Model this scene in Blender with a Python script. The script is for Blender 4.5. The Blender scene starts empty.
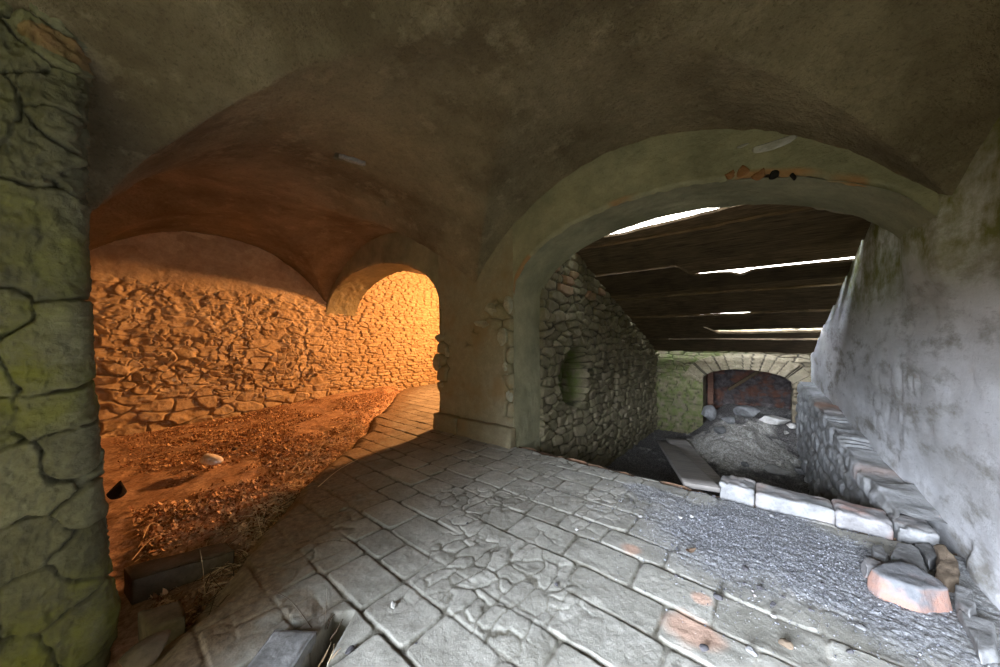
import bpy, bmesh, math, random
import numpy as np
from mathutils import Vector, Matrix

C = bpy.context.scene.collection
PI = math.pi

# ---------------------------------------------------------------- camera frame (x along the tunnel, y to the left bay)
F, HZ, CAMH = 333.3, 338.0, 1.5
FW = np.array((.779, .627)); RT = np.array((.627, -.779))
def at(px, py, z=0.0):
    """point of the horizontal plane z seen in direction (px,py) from the entrance"""
    Y = (CAMH - z) * F / (py - HZ); X = (px - 500) / F * Y
    p = RT * X + FW * Y
    return (p[0], p[1], z)

# ---------------------------------------------------------------- noise
M32 = np.uint64(0xFFFFFFFF)
def h01(ix, iy, iz=0, seed=0):
    n = (np.asarray(ix, np.int64).astype(np.uint64) * np.uint64(374761393) + np.asarray(iy, np.int64).astype(np.uint64) * np.uint64(668265263)
         + np.asarray(iz, np.int64).astype(np.uint64) * np.uint64(2147483647) + np.uint64(seed * 97531 + 12345)) & M32
    n = ((n ^ (n >> np.uint64(13))) * np.uint64(1274126177)) & M32
    n = ((n ^ (n >> np.uint64(15))) * np.uint64(2246822519)) & M32
    n = n ^ (n >> np.uint64(16))
    return (n & np.uint64(0xFFFFFF)).astype(np.float64) / float(0xFFFFFF)

def vnoise(x, y, z, seed=0):
    x, y, z = np.broadcast_arrays(np.asarray(x, float), np.asarray(y, float), np.asarray(z, float))
    xi, yi, zi = np.floor(x), np.floor(y), np.floor(z)
    fx, fy, fz = x - xi, y - yi, z - zi
    fx, fy, fz = [f * f * f * (f * (f * 6 - 15) + 10) for f in (fx, fy, fz)]
    r = 0
    for dx in (0, 1):
        for dy in (0, 1):
            for dz in (0, 1):
                w = (fx if dx else 1 - fx) * (fy if dy else 1 - fy) * (fz if dz else 1 - fz)
                r = r + w * h01(xi + dx, yi + dy, zi + dz, seed)
    return r * 2 - 1

def fbm(x, y, z=0.0, sc=1.0, oct=4, seed=0, gain=.5):
    r, a, t = 0, 1.0, 0
    for o in range(oct):
        r = r + a * vnoise(np.asarray(x) * sc, np.asarray(y) * sc, np.asarray(z) * sc, seed + o * 17)
        t += a; a *= gain; sc *= 2.03
    return r / t

def ss(a, b, x):
    t = np.clip((x - a) / (b - a), 0, 1)
    return t * t * (3 - 2 * t)

def masonry(s, t, cs, ct, seed, p=3.0, jit=.75, joint=.16, warp=.12):
    """stone courses: height 0..1, joint mask 0..1, stone id 0..1, facet tilt"""
    s = s + warp * cs * fbm(s, t, 3.1, 1.6 / cs, 2, seed + 5)
    t = t + warp * ct * 1.6 * fbm(s, t, 7.7, .7 / cs, 2, seed + 6)
    r = t / ct; row = np.floor(r)
    F1 = np.full(s.shape, 9.0); F2 = F1.copy(); ID = np.zeros(s.shape); DS = np.zeros(s.shape); DT = np.zeros(s.shape); WI = np.zeros(s.shape)
    for dr in (-1, 0, 1):
        ro = row + dr
        q = s / (cs * (.75 + .6 * h01(ro, 3, 1, seed))) + 10 * h01(ro, 0, 0, seed)
        col = np.floor(q)
        for dc in (-1, 0, 1):
            c = col + dc
            cx = c + .5 + jit * (h01(c, ro, 1, seed) - .5); cy = ro + .5 + jit * .6 * (h01(c, ro, 2, seed) - .5)
            rad = .75 + .5 * h01(c, ro, 4, seed)
            ds, dt = (q - cx), (r - cy)
            d = (np.abs(ds) ** p + np.abs(dt) ** p) ** (1 / p) / rad
            m = d < F1
            F2 = np.where(m, F1, np.minimum(F2, d))
            ID = np.where(m, h01(c, ro, 7, seed), ID); WI = np.where(m, h01(c, ro, 8, seed), WI)
            DS = np.where(m, ds, DS); DT = np.where(m, dt, DT)
            F1 = np.where(m, d, F1)
    e = F2 - F1
    h = ss(joint * .15, joint * 1.6, e)
    tilt = DS * (ID * 2 - 1) * .9 + DT * (WI * 2 - 1) * .9
    return h, 1 - ss(joint * .2, joint * .8, e), ID, tilt

# ---------------------------------------------------------------- mesh helpers
def link(name, me, mat=None, parent=None, smooth=True):
    o = bpy.data.objects.new(name, me); C.objects.link(o)
    if mat: me.materials.append(mat)
    if parent: o.parent = parent
    if smooth and len(me.polygons):
        me.polygons.foreach_set('use_smooth', np.ones(len(me.polygons), bool))
    return o

def raw_mesh(name, co, faces, attrs=None):
    me = bpy.data.meshes.new(name)
    co = np.asarray(co, np.float32)
    me.vertices.add(len(co)); me.vertices.foreach_set('co', co.ravel())
    nf = len(faces); faces = np.asarray(faces, np.int32)
    me.loops.add(nf * 4); me.loops.foreach_set('vertex_index', faces.ravel())
    me.polygons.add(nf); me.polygons.foreach_set('loop_start', np.arange(0, nf * 4, 4, dtype=np.int32))
    me.update(calc_edges=True); me.validate()
    for k, a in (attrs or {}).items():
        at_ = me.attributes.new(k, 'FLOAT', 'POINT'); at_.data.foreach_set('value', np.asarray(a, np.float32).ravel())
    return me

def grid(name, P, mat, attrs=None, parent=None, kind='structure', keep=None, close=None):
    """P: (n,m,3) points; keep: (n-1,m-1) mask of kept cells; close: offset vector of a flat back skin"""
    n, m = P.shape[:2]
    i = np.arange(n * m).reshape(n, m)
    q = np.stack([i[:-1, :-1], i[1:, :-1], i[1:, 1:], i[:-1, 1:]], -1)
    q = q[keep] if keep is not None else q.reshape(-1, 4)
    co = P.reshape(-1, 3)
    at_ = {k: np.asarray(v).ravel() for k, v in (attrs or {}).items()}
    if close is not None:
        # a coarse back skin joined to the border so that the wall has thickness
        b = np.concatenate([i[0, :-1], i[:-1, -1], i[-1, :0:-1], i[:0:-1, 0]])
        k = len(co); nb = len(b)
        bc = co[b] + np.asarray(close)
        c0 = bc.mean(0, keepdims=True)
        co = np.concatenate([co, bc, c0])
        j = np.arange(nb); jn = (j + 1) % nb
        sides = np.stack([b[j], b[jn], k + jn, k + j], -1)
        corners = [0, m - 1, m - 1 + n - 1, 2 * (m - 1) + n - 1]
        back = []
        # strips between opposite borders
        top = [k + x for x in range(0, m)]
        bot = [k + x for x in range(corners[2], corners[3] + 1)][::-1]
        for a in range(m - 1): back.append([top[a + 1], top[a], bot[a], bot[a + 1]])
        q = np.concatenate([q, sides, np.array(back)])
        at_ = {kk: np.concatenate([v, v[b], [0.0]]) for kk, v in at_.items()}
    me = raw_mesh(name, co, q, at_)
    o = link(name, me, mat, parent)
    if kind and not parent: o['kind'] = kind
    return o

def box_bm(bm, lo, hi):
    v = [bm.verts.new((x, y, z)) for x in (lo[0], hi[0]) for y in (lo[1], hi[1]) for z in (lo[2], hi[2])]
    for f in ((0, 1, 3, 2), (4, 6, 7, 5), (0, 4, 5, 1), (2, 3, 7, 6), (0, 2, 6, 4), (1, 5, 7, 3)):
        bm.faces.new([v[i] for i in f])

def slab_struct(name, lo, hi, mat):
    bm = bmesh.new(); box_bm(bm, lo, hi)
    me = bpy.data.meshes.new(name); bm.to_mesh(me); bm.free()
    o = link(name, me, mat, smooth=False); o['kind'] = 'structure'
    return o

def tag(o, label, cat, group=None, kind=None):
    o['label'] = label; o['category'] = cat
    if group: o['group'] = group
    if kind: o['kind'] = kind
    return o

# ---------------------------------------------------------------- materials
def srgb(r, g, b):
    f = lambda c: ((c / 255 + .055) / 1.055) ** 2.4 if c > 10 else c / 255 / 12.92
    return (f(r), f(g), f(b), 1)

class N:
    def __init__(self, name):
        self.m = bpy.data.materials.new(name); self.m.use_nodes = True
        self.t = self.m.node_tree; self.n = self.t.nodes; self.l = self.t.links
        self.b = self.n['Principled BSDF']
        self.b.inputs['Roughness'].default_value = .92
        self.b.inputs['Specular IOR Level'].default_value = .2
        self.co = self.n.new('ShaderNodeTexCoord').outputs['Object']
    def noise(self, scale, detail=5, rough=.6, vec=None, stretch=None):
        nd = self.n.new('ShaderNodeTexNoise'); nd.inputs['Scale'].default_value = scale
        nd.inputs['Detail'].default_value = detail; nd.inputs['Roughness'].default_value = rough
        v = vec or self.co
        if stretch:
            mp = self.n.new('ShaderNodeMapping'); mp.inputs['Scale'].default_value = stretch
            self.l.new(v, mp.inputs['Vector']); v = mp.outputs['Vector']
        self.l.new(v, nd.inputs['Vector'])
        return nd.outputs['Fac']
    def attr(self, name):
        a = self.n.new('ShaderNodeAttribute'); a.attribute_name = name; return a.outputs['Fac']
    def math(self, op, a, b=None, clamp=False):
        m = self.n.new('ShaderNodeMath'); m.operation = op; m.use_clamp = clamp
        for i, x in enumerate((a, b)):
            if x is None: continue
            if isinstance(x, (int, float)): m.inputs[i].default_value = x
            else: self.l.new(x, m.inputs[i])
        return m.outputs[0]
    def rng(self, x, a, b, lo=0.0, hi=1.0):
        m = self.n.new('ShaderNodeMapRange'); m.clamp = True
        self.l.new(x, m.inputs['Value'])
        for k, v in (('From Min', a), ('From Max', b), ('To Min', lo), ('To Max', hi)): m.inputs[k].default_value = v
        return m.outputs['Result']
    def mix(self, f, a, b, mode='MIX'):
        m = self.n.new('ShaderNodeMix'); m.data_type = 'RGBA'; m.blend_type = mode
        for sck, x in ((m.inputs[0], f), (m.inputs[6], a), (m.inputs[7], b)):
            if isinstance(x, (int, float, tuple, list)): sck.default_value = x
            else: self.l.new(x, sck)
        return m.outputs[2]
    def bump(self, h, strength=.5, dist=.01, prev=None):
        b = self.n.new('ShaderNodeBump'); b.inputs['Strength'].default_value = strength; b.inputs['Distance'].default_value = dist
        self.l.new(h, b.inputs['Height'])
        if prev: self.l.new(prev, b.inputs['Normal'])
        return b.outputs['Normal']
    def out(self, col, normal=None, rough=None):
        if isinstance(col, tuple): self.b.inputs['Base Color'].default_value = col
        else: self.l.new(col, self.b.inputs['Base Color'])
        if normal: self.l.new(normal, self.b.inputs['Normal'])
        if rough is not None: self.b.inputs['Roughness'].default_value = rough
        return self.m

def stone_mat(name, lo, hi, joint, fine=30.0, stain=None, moss_shade=None, bump=.6, brick=None, bdist=.012):
    k = N(name)
    n1 = k.noise(2.2, 5); n2 = k.noise(fine, 6, .7); n3 = k.noise(9, 5)
    f = k.math('ADD', k.math('MULTIPLY', k.attr('tint'), .5), k.math('MULTIPLY', k.rng(n3, .3, .7), .5))
    col = k.mix(f, lo, hi)
    col = k.mix(k.rng(n2, .35, .75, 0, .35), col, tuple(c * .45 for c in lo[:3]) + (1,))
    if stain: col = k.mix(k.rng(n1, .5, .68, 0, .7), col, stain)
    if brick: col = k.mix(k.attr('brick'), col, brick)
    col = k.mix(k.math('MULTIPLY', k.attr('joint'), .85), col, joint)
    if moss_shade:
        mf = k.math('MULTIPLY', k.attr('moss_shade'), k.rng(k.noise(5, 6, .7), .38, .62))
        col = k.mix(mf, col, moss_shade)
    nb = k.bump(n2, bump, bdist, k.bump(n3, bump * .6, bdist * 2))
    return k.out(col, nb)

M = {}
M['vault'] = (lambda k: k.out(
    k.mix(k.rng(k.noise(48, 4, .7), .54, .7, 0, .38),
        k.mix(k.rng(k.noise(22, 5, .7), .5, .72, 0, .35),
          k.mix(k.rng(k.noise(3.4, 6, .7), .54, .66, 0, .6),
            k.mix(k.rng(k.noise(.9, 6, .65), .36, .66), srgb(100, 88, 64), srgb(146, 132, 102)), srgb(156, 142, 112)), srgb(78, 66, 48)), srgb(44, 37, 27)),
    k.bump(k.noise(42, 5, .75), 1.0, .03, k.bump(k.noise(14, 5, .6), .9, .05))))(N('old_lime_plaster'))
M['arch_plaster'] = (lambda k: k.out(
    k.mix(k.attr('brick'),
          k.mix(k.rng(k.noise(40, 4, .7), .55, .75, 0, .4),
                k.mix(k.rng(k.noise(1.7, 6, .65), .35, .68), srgb(112, 108, 84), srgb(148, 142, 112)), srgb(70, 64, 50)),
          k.mix(k.noise(20, 4), srgb(120, 84, 50), srgb(150, 112, 70))),
    k.bump(k.noise(60, 5, .75), .55, .012, k.bump(k.noise(12, 5, .6), .5, .03))))(N('arch_lime_plaster'))
def right_plaster():
    k = N('grey_damp_plaster')
    n = k.rng(k.noise(1.3, 7, .65, stretch=(.4, 1, 1)), .36, .66)
    col = k.mix(n, srgb(172, 168, 162), srgb(214, 212, 210))
    col = k.mix(k.rng(k.noise(4, 6, .7, stretch=(.4, 1, 1)), .50, .64, 0, .85), col, srgb(136, 130, 118))
    col = k.mix(k.rng(k.noise(28, 5, .7, stretch=(.4, 1, 1)), .6, .78, 0, .6), col, srgb(110, 104, 94))
    z = k.n.new('ShaderNodeSeparateXYZ'); k.l.new(k.co, z.inputs[0])
    g = k.math('MULTIPLY', k.attr('moss_shade'), k.rng(k.noise(3, 6, .7), .3, .6))
    col = k.mix(g, col, srgb(112, 112, 60))  # olive tone holds moss and the painted dimming of the upper wall
    return k.out(col, k.bump(k.noise(40, 6, .7), .45, .010, k.bump(k.noise(9, 5, .65, stretch=(.4, 1, 1)), .35, .02)))
M['right'] = right_plaster()
M['rubble'] = stone_mat('warm_rubble_stone', srgb(152, 130, 98), srgb(204, 184, 148), srgb(112, 92, 66), 26, moss_shade=None)
M['tunnel'] = stone_mat('grey_rubble_stone', srgb(92, 81, 62), srgb(138, 125, 100), srgb(44, 38, 30), 26, stain=srgb(100, 92, 74), moss_shade=srgb(84, 92, 44), brick=srgb(140, 78, 52))
M['pier'] = stone_mat('mossy_pier_stone', srgb(70, 67, 51), srgb(126, 122, 95), srgb(44, 41, 31), 34, stain=srgb(64, 60, 46), moss_shade=srgb(100, 99, 46), brick=srgb(134, 96, 58), bdist=.02)
M['pave'] = (lambda k: k.out(k.mix(k.attr('dust'),
    k.mix(k.math('MULTIPLY', k.attr('gravel'), .85),
      k.mix(k.math('MULTIPLY', k.attr('brick'), .7),
        k.mix(k.math('MULTIPLY', k.attr('joint'), k.rng(k.noise(14, 4), .3, .6, .3, .9)),
          k.mix(k.rng(k.noise(34, 6, .7), .5, .75, 0, .5),
              k.mix(k.math('ADD', k.math('MULTIPLY', k.attr('tint'), .45), k.math('MULTIPLY', k.rng(k.noise(3, 6, .65), .35, .65), .55)),
                    srgb(114, 110, 98), srgb(156, 152, 140)), srgb(84, 80, 70)),
          k.mix(k.math('MULTIPLY', k.attr('mort'), k.rng(k.noise(4, 3), .3, .5)), srgb(70, 64, 50), srgb(160, 154, 140))),
        srgb(178, 140, 116)),
      k.mix(k.rng(k.noise(85, 3, .6), .42, .6), srgb(80, 80, 82), srgb(150, 150, 150))), k.mix(k.rng(k.noise(26, 5, .7), .4, .65), srgb(96, 78, 58), srgb(140, 118, 92))),
    k.bump(k.noise(90, 4, .7), .5, .008, k.bump(k.noise(22, 5, .6), .35, .012))))(N('worn_paving_slabs'))
M['dirt'] = (lambda k: k.out(
    k.mix(k.rng(k.noise(30, 5, .7), .4, .7), k.mix(k.rng(k.noise(3, 5), .4, .65), srgb(168, 136, 108), srgb(204, 174, 144)), srgb(124, 94, 70)),
    k.bump(k.noise(60, 5, .75), .7, .015, k.bump(k.noise(12, 5), .5, .03))))(N('dry_trodden_earth'))
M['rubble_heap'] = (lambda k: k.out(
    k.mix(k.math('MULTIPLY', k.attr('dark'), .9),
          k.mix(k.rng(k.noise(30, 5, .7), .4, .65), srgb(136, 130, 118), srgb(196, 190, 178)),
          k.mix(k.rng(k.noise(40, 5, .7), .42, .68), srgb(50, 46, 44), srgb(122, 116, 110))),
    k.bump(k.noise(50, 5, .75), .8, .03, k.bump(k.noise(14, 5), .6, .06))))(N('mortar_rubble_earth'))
def wood(name, a, b, scale=1.0):
    k = N(name)
    g = k.noise(9 * scale, 6, .65, stretch=(6, .35, 6))
    col = k.mix(k.rng(g, .35, .68), a, b)
    col = k.mix(k.rng(k.noise(2.5, 4), .5, .7, 0, .5), col, tuple(c * .5 for c in a[:3]) + (1,))
    oi = k.n.new('ShaderNodeObjectInfo').outputs['Random']
    col = k.mix(k.math('MULTIPLY', oi, .55), col, tuple(c * .35 for c in a[:3]) + (1,))
    return k.out(col, k.bump(g, .6, .01))
M['plank'] = wood('smoked_roof_timber', srgb(70, 56, 40), srgb(128, 108, 80))
M['board'] = wood('grey_dusty_board', srgb(132, 124, 114), srgb(172, 164, 154))
M['redpost'] = wood('reddish_timber', srgb(74, 50, 38), srgb(104, 76, 60))
def rock_mat(name, a, b, c=None):
    k = N(name)
    col = k.mix(k.rng(k.noise(7, 6, .65), .35, .68), a, b)
    col = k.mix(k.rng(k.noise(40, 5, .7), .5, .72, 0, .45), col, tuple(x * .5 for x in a[:3]) + (1,))
    if c: col = k.mix(k.rng(k.noise(2.6, 3, .5), .47, .6, 0, .85), col, c)
    return k.out(col, k.bump(k.noise(45, 5, .7), .5, .008, k.bump(k.noise(10, 5), .5, .02)))
M['rock_grey'] = rock_mat('grey_stone', srgb(96, 94, 90), srgb(138, 136, 132))
M['rock_pink'] = rock_mat('pinkish_stone', srgb(116, 112, 108), srgb(150, 146, 142), srgb(168, 122, 102))
M['rock_pale'] = rock_mat('pale_limestone', srgb(168, 162, 150), srgb(204, 198, 188))
M['rock_curb'] = rock_mat('worn_curb_stone', srgb(116, 114, 110), srgb(150, 148, 144), srgb(144, 130, 120))
M['rock_brown'] = rock_mat('earthy_stone', srgb(84, 72, 58), srgb(116, 100, 82))
M['rock_dark'] = rock_mat('dark_pebble', srgb(54, 52, 52), srgb(92, 88, 88))
M['rock_bright'] = rock_mat('whitish_stone', srgb(206, 200, 188), srgb(236, 230, 220))
M['rock_mid'] = rock_mat('light_grey_stone', srgb(132, 128, 120), srgb(168, 164, 156))
M['bared'] = rock_mat('bared_wall_stone', srgb(126, 122, 102), srgb(166, 160, 136))
M['rock_black'] = rock_mat('black_stone', srgb(20, 18, 17), srgb(34, 30, 28))  # near-black all over; also for the patches that paint hole shade
M['brick_red'] = rock_mat('weathered_brick', srgb(112, 76, 46), srgb(138, 100, 64))
M['chamber_dark'] = rock_mat('dark_chamber_masonry', srgb(58, 50, 46), srgb(96, 88, 84), srgb(100, 66, 50))  # dark masonry of the chamber behind the end arch
M['leaf'] = (lambda k: k.out(k.mix(k.attr('tint'), srgb(120, 74, 44), srgb(232, 198, 156)), None, .8))(N('dead_leaf'))
M['straw'] = (lambda k: k.out(k.mix(k.attr('tint'), srgb(140, 110, 78), srgb(236, 212, 172)), None, .8))(N('dry_straw'))
M['twig'] = (lambda k: k.out(k.mix(k.noise(30), srgb(52, 40, 32), srgb(96, 78, 60))))(N('dead_twig'))
M['gravel'] = (lambda k: k.out(k.mix(k.attr('tint'), srgb(66, 66, 70), srgb(160, 160, 162))))(N('loose_gravel'))
M['shell'] = (lambda k: k.out(srgb(120, 112, 100)))(N('outer_masonry'))

# ---------------------------------------------------------------- vault
X0, X1, YR, YL = -2.0, 3.70, -1.02, 8.5
XB = 4.45                                            # back face of the arch wall
SPR = 2.3
def seg(d, half, rise):
    R = (half * half + rise * rise) / (2 * rise)
    return np.where(np.abs(d) < half, np.sqrt(np.maximum(R * R - d * d, 0)) - (R - rise), 0)
def ceil_z(x, y):
    x, y = np.asarray(x, float), np.asarray(y, float)
    w = ss(3.4, 5.6, y)
    b1 = y < 3.45
    rA = np.where(b1, 1.2 + .1 * np.clip((x - 1.85) / 1.85, -.2, 1), 1.24)
    zA = np.where(b1, seg(y - 1.2, 2.27, 1.0) * rA, seg(y - 5.98, 2.53, 1.0) * rA)
    cx = 1.87 - .25 * w; hb = 1.85 + .25 * w
    zB = seg(x - cx, hb, 1.0) * (1.2 + .02 * w)
    k = .014
    h = np.clip(.5 + .5 * (zB - zA) / k, 0, 1)
    return SPR + zA * (1 - h) + zB * h + k * h * (1 - h)

def make_ceiling():
    x = np.linspace(X0, X1 + .1, 330); y = np.linspace(YR - .1, YL + .1, 470)
    X, Y = np.meshgrid(x, y, indexing='ij')
    Z = ceil_z(X, Y)
    Z = Z + .022 * fbm(X, Y, Z, 1.2, 3, 1) + .016 * fbm(X, Y, Z, 7, 4, 2, .6)
    fl = fbm(X, Y, Z, 2.4, 4, 5, .62)
    Z = Z + .012 * ss(.28, .33, fl) + .006 * ss(.1, .14, fbm(X * 1.4, Y, Z, 3.4, 4, 6, .6)) * ss(2.0, 3.0, Y)
    Z = Z - .30 * np.exp(-np.maximum(Y - YR, 0) / .16) * ss(1.2, 2.4, X) * ss(3.68, 2.9, X)
    # a joist slot and small holes
    for (cx, cy, a, lx, ly, dp) in HOLES:
        dx, dy = X - cx, Y - cy
        u_ = dx * math.cos(a) + dy * math.sin(a); v_ = -dx * math.sin(a) + dy * math.cos(a)
        Z = Z + dp * (1 - ss(.8, 1.15, np.maximum(np.abs(u_) / lx, np.abs(v_) / ly)))
    P = np.stack([X, Y, Z], -1)
    return grid('ceiling', P, M['vault'])

def vault_hit(px, py):
    a = (px - 500) / F; e = (HZ - py) / F
    for Y in np.arange(1.0, 9.5, .004):
        p = RT * a * Y + FW * Y; z = CAMH + e * Y
        if z >= ceil_z(p[0], p[1]) or p[1] > YL: return (float(p[0]), float(p[1]), float(z))
    return None
hs = vault_hit(351, 160); hs0 = vault_hit(338, 156); hs1 = vault_hit(365, 165); hh = vault_hit(388, 203)
HOLES = [(hs[0], hs[1], math.atan2(hs1[1] - hs0[1], hs1[0] - hs0[0]), .55 * math.dist(hs0, hs1), .065, .16), (hh[0], hh[1], .4, .05, .05, .12)]
make_ceiling()
slab_struct('sky_block_slab', (X0 - .4, YR - .5, 4.0), (XB, YL + .4, 4.2), M['shell'])  # unseen slab added above the vault to block sky light

# ---------------------------------------------------------------- arch wall (two openings and the pier between them)
AC, AA, AB, AZ = .88, 1.87, .93, 2.08                # tunnel arch: centre y, half span, rise, springing
BC, BA = 6.38, 2.08                                  # arch of the left bay
def rough(x, y, z, seed): return .012 * fbm(x, y, z, 6, 4, seed, .6) + .014 * fbm(x, y, z, 1.5, 2, seed + 9)

def arch_face(name, c, a, b, zs, xf, mat, ztop, nt=170, nz=60, flip=1, brick=None):
    th = np.linspace(PI, 0, nt); u = np.linspace(0, 1, nz)
    TH, U = np.meshgrid(th, u, indexing='ij')
    y0 = c + a * np.cos(TH); z0 = zs + b * np.sin(TH)
    Y = y0; Z = z0 + (ztop - z0) * U
    er = .02 * fbm(Y * 3, 0, 0, 2, 3, 31) * (1 - ss(0, .12, U)) + .02 * fbm(Y * 9, 0, 0, 2, 3, 32) * (1 - ss(0, .06, U))
    X = xf - rough(Y, Z, 0, 33) * (1 if xf < 4 else 0) + .03 * (1 - ss(0, .035, U))
    Z = Z + er
    br = np.zeros_like(Y)
    if brick: br = brick(Y, Z, U)
    return grid(name, np.stack([X, Y, Z], -1), mat, {'brick': br})

def arch_soffit(name, c, a, b, zs, mat, zlo_l, zlo_r, x0=X1 + .02, x1=XB + .03, left=True, right=True):
    th = np.linspace(PI, 0, 150)
    ys = c + a * np.cos(th); zs_ = zs + b * np.sin(th)
    if left:   # jamb down at small y side
        k = np.linspace(zlo_l, zs, 50)[:-1]; ys = np.concatenate([np.full(len(k), c - a), ys]); zs_ = np.concatenate([k, zs_])
    if right:
        k = np.linspace(zs, zlo_r, 60)[1:]; ys = np.concatenate([ys, np.full(len(k), c + a)]); zs_ = np.concatenate([zs_, k])
    x = np.linspace(x0, x1, 36)
    Yp, X = np.meshgrid(ys, x, indexing='ij'); Zp = np.meshgrid(zs_, x, indexing='ij')[0]
    nrm_y = -(Yp - c) / a; nrm_z = -np.clip((Zp - zs) / b, 0, 1)
    L = np.sqrt(nrm_y ** 2 + nrm_z ** 2) + 1e-6
    d = .022 * fbm(X, Yp, Zp, 5, 4, 41, .6) + .02 * fbm(X, Yp, Zp, 1.6, 2, 42)
    return grid(name, np.stack([X, Yp + d * nrm_y / L, Zp + d * nrm_z / L], -1), mat, {'brick': np.zeros_like(X)})

def brick_edge(Y, Z, U):
    m = ss(.0, .2, fbm(Y, Z, 1, 2.2, 3, 55)) * (1 - ss(.03, .07, U)) * .9
    return m
arch_face('wall_arcade_right_arch', AC, AA, AB, AZ, X1, M['arch_plaster'], 3.95, brick=brick_edge)
arch_soffit('wall_arcade_right_soffit', AC, AA, AB, AZ, M['arch_plaster'], -1.3, -1.3, left=False)
arch_face('wall_arcade_left_arch', BC, BA, AB, AZ, X1, M['arch_plaster'], 3.95)
arch_soffit('wall_arcade_left_soffit', BC, BA, AB, AZ, M['arch_plaster'], -.2, -.2, right=False)
# back skin of the arch wall
for nm, c, a in (('wall_arcade_right_back', AC, AA), ('wall_arcade_left_back', BC, BA)):
    arch_face(nm, c, a, AB, AZ, XB, M['shell'], 4.0, 80, 8)

def make_pier():
    y0, y1 = AC + AA, BC - BA
    s_pts = []
    # perimeter: tunnel-side corner, front face, left corner, left face
    nf = 170
    f = np.linspace(0, 1, nf)
    Y = y0 + (y1 - y0) * f
    zz = np.linspace(-.15, 3.95, 330)
    Yg, Zg = np.meshgrid(Y, zz, indexing='ij')
    cornr = ss(0, .06, np.minimum(Yg - y0, y1 - Yg))
    st, jt, idt, tl = masonry(Yg, Zg, .3, .2, 71)
    # exposed stones: right edge, left cap and the top right patch
    n = fbm(Yg, Zg, 0, 3.0, 3, 72) * .16
    ex = np.maximum.reduce([
        (1 - ss(.10, .2, Yg - y0 + n * .6)) * ss(.3, .45, Zg) * (1 - ss(2.0, 2.1, Zg)),
        (1 - ss(.3, .42, Yg - y0 + n)) * ss(1.55, 1.68, Zg + n * .5) * (1 - ss(2.02, 2.1, Zg)),
        ss(-.3, -.18, Yg - y1 + n * .6) * ss(.55, .65, Zg) * (1 - ss(1.5, 1.62, Zg)),
        ss(.3, .45, fbm(Yg, Zg, 5, 1.4, 3, 73)) * .8 * (1 - ss(1.9, 2.1, Zg))])
    cap = ss(-.22, -.05, Yg - y1) * ss(.55, .7, Zg) * (1 - ss(1.35, 1.5, Zg))
    d = rough(Yg, Zg, 0, 33) + ex * (st * .035 + tl * .02 * st - .02)
    X = X1 - d + .05 * (1 - cornr) * ss(2.1, 1.95, Zg)
    Yo = Yg + .07 * cap * st * ss(.85, 1, f)[:, None]
    grid('wall_arcade_pier', np.stack([X, Yo, Zg], -1), M['tunnel_pier'], {'tint': idt * ex + .6 * (1 - ex), 'joint': jt * ex * .8, 'moss_shade': .3 * ex, 'brick': 0 * Yg})
    # left face of the pier with the overhanging rough stones
    xx = np.linspace(X1 + .03, XB + .03, 60)
    Xg, Zl = np.meshgrid(xx, np.linspace(-.15, 2.2, 150), indexing='ij')
    st, jt, idt, tl = masonry(Xg, Zl, .3, .2, 76)
    cap = ss(.55, .7, Zl) * (1 - ss(1.35, 1.55, Zl))
    Yf = y1 + .05 * cap * st + .03 * st * tl + .01 * fbm(Xg, Zl, 0, 5, 4, 77)
    grid('wall_arcade_pier_side', np.stack([Xg, Yf, Zl], -1), M['tunnel_pier'], {'tint': idt, 'joint': jt, 'moss_shade': 0 * Xg, 'brick': 0 * Xg})
M['tunnel_pier'] = stone_mat('pier_plaster', srgb(118, 108, 84), srgb(150, 140, 112), srgb(70, 62, 46), 40, stain=srgb(128, 106, 72), moss_shade=srgb(112, 112, 76))
make_pier()

# ---------------------------------------------------------------- right wall (runs from the entrance to the end of the tunnel)
def roof_z(x): return 3.05 - .36 * (x - 5.6)
def yr(x): return YR + np.interp(x, [-3, 3.7, 6, 11.2], [0, .0, .07, .22])
def make_right():
    x = np.linspace(X0, 11.3, 560); t = np.linspace(0, 1, 230)
    Xg, T = np.meshgrid(x, t, indexing='ij')
    wt = ss(3.7, 5.2, Xg); top = 3.95 * (1 - wt) + (roof_z(Xg) + .03) * wt
    Z = -1.6 + (top + 1.6) * T
    pat = fbm(Xg, Z, 0, .9, 4, 81)
    st, jt, idt, tl = masonry(Xg, Z, .42, .3, 82, joint=.3)
    d = .010 * fbm(Xg, Z, 2, 1.1, 3, 83) + .007 * fbm(Xg * .4, Z, 3, 7, 4, 84, .6) + .006 * ss(.0, .12, fbm(Xg * .45, Z, 4, 2.0, 4, 85)) + .12 * np.exp(-np.maximum(0, 3.72 - Xg) / .22) * ss(1.5, 2.1, Z + .25 * pat) * ss(5.0, 4.3, Xg) + .008 * st * ss(.0, .5, -pat)
    d = d + .05 * ss(.2, 0, Z) * (Xg < 3.6) * (fbm(Xg, Z, 5, 3, 3, 86) + .5)
    moss_shade = ss(1.75, 2.25, Z + .3 * pat)  # moss, with the shade above the doorway light painted in
    return grid('wall_right', np.stack([Xg, yr(Xg) + d - .02, Z], -1), M['right'], {'moss_shade': moss_shade, 'joint': jt, 'tint': idt}, close=(0, -.35, 0))
make_right()

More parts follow.
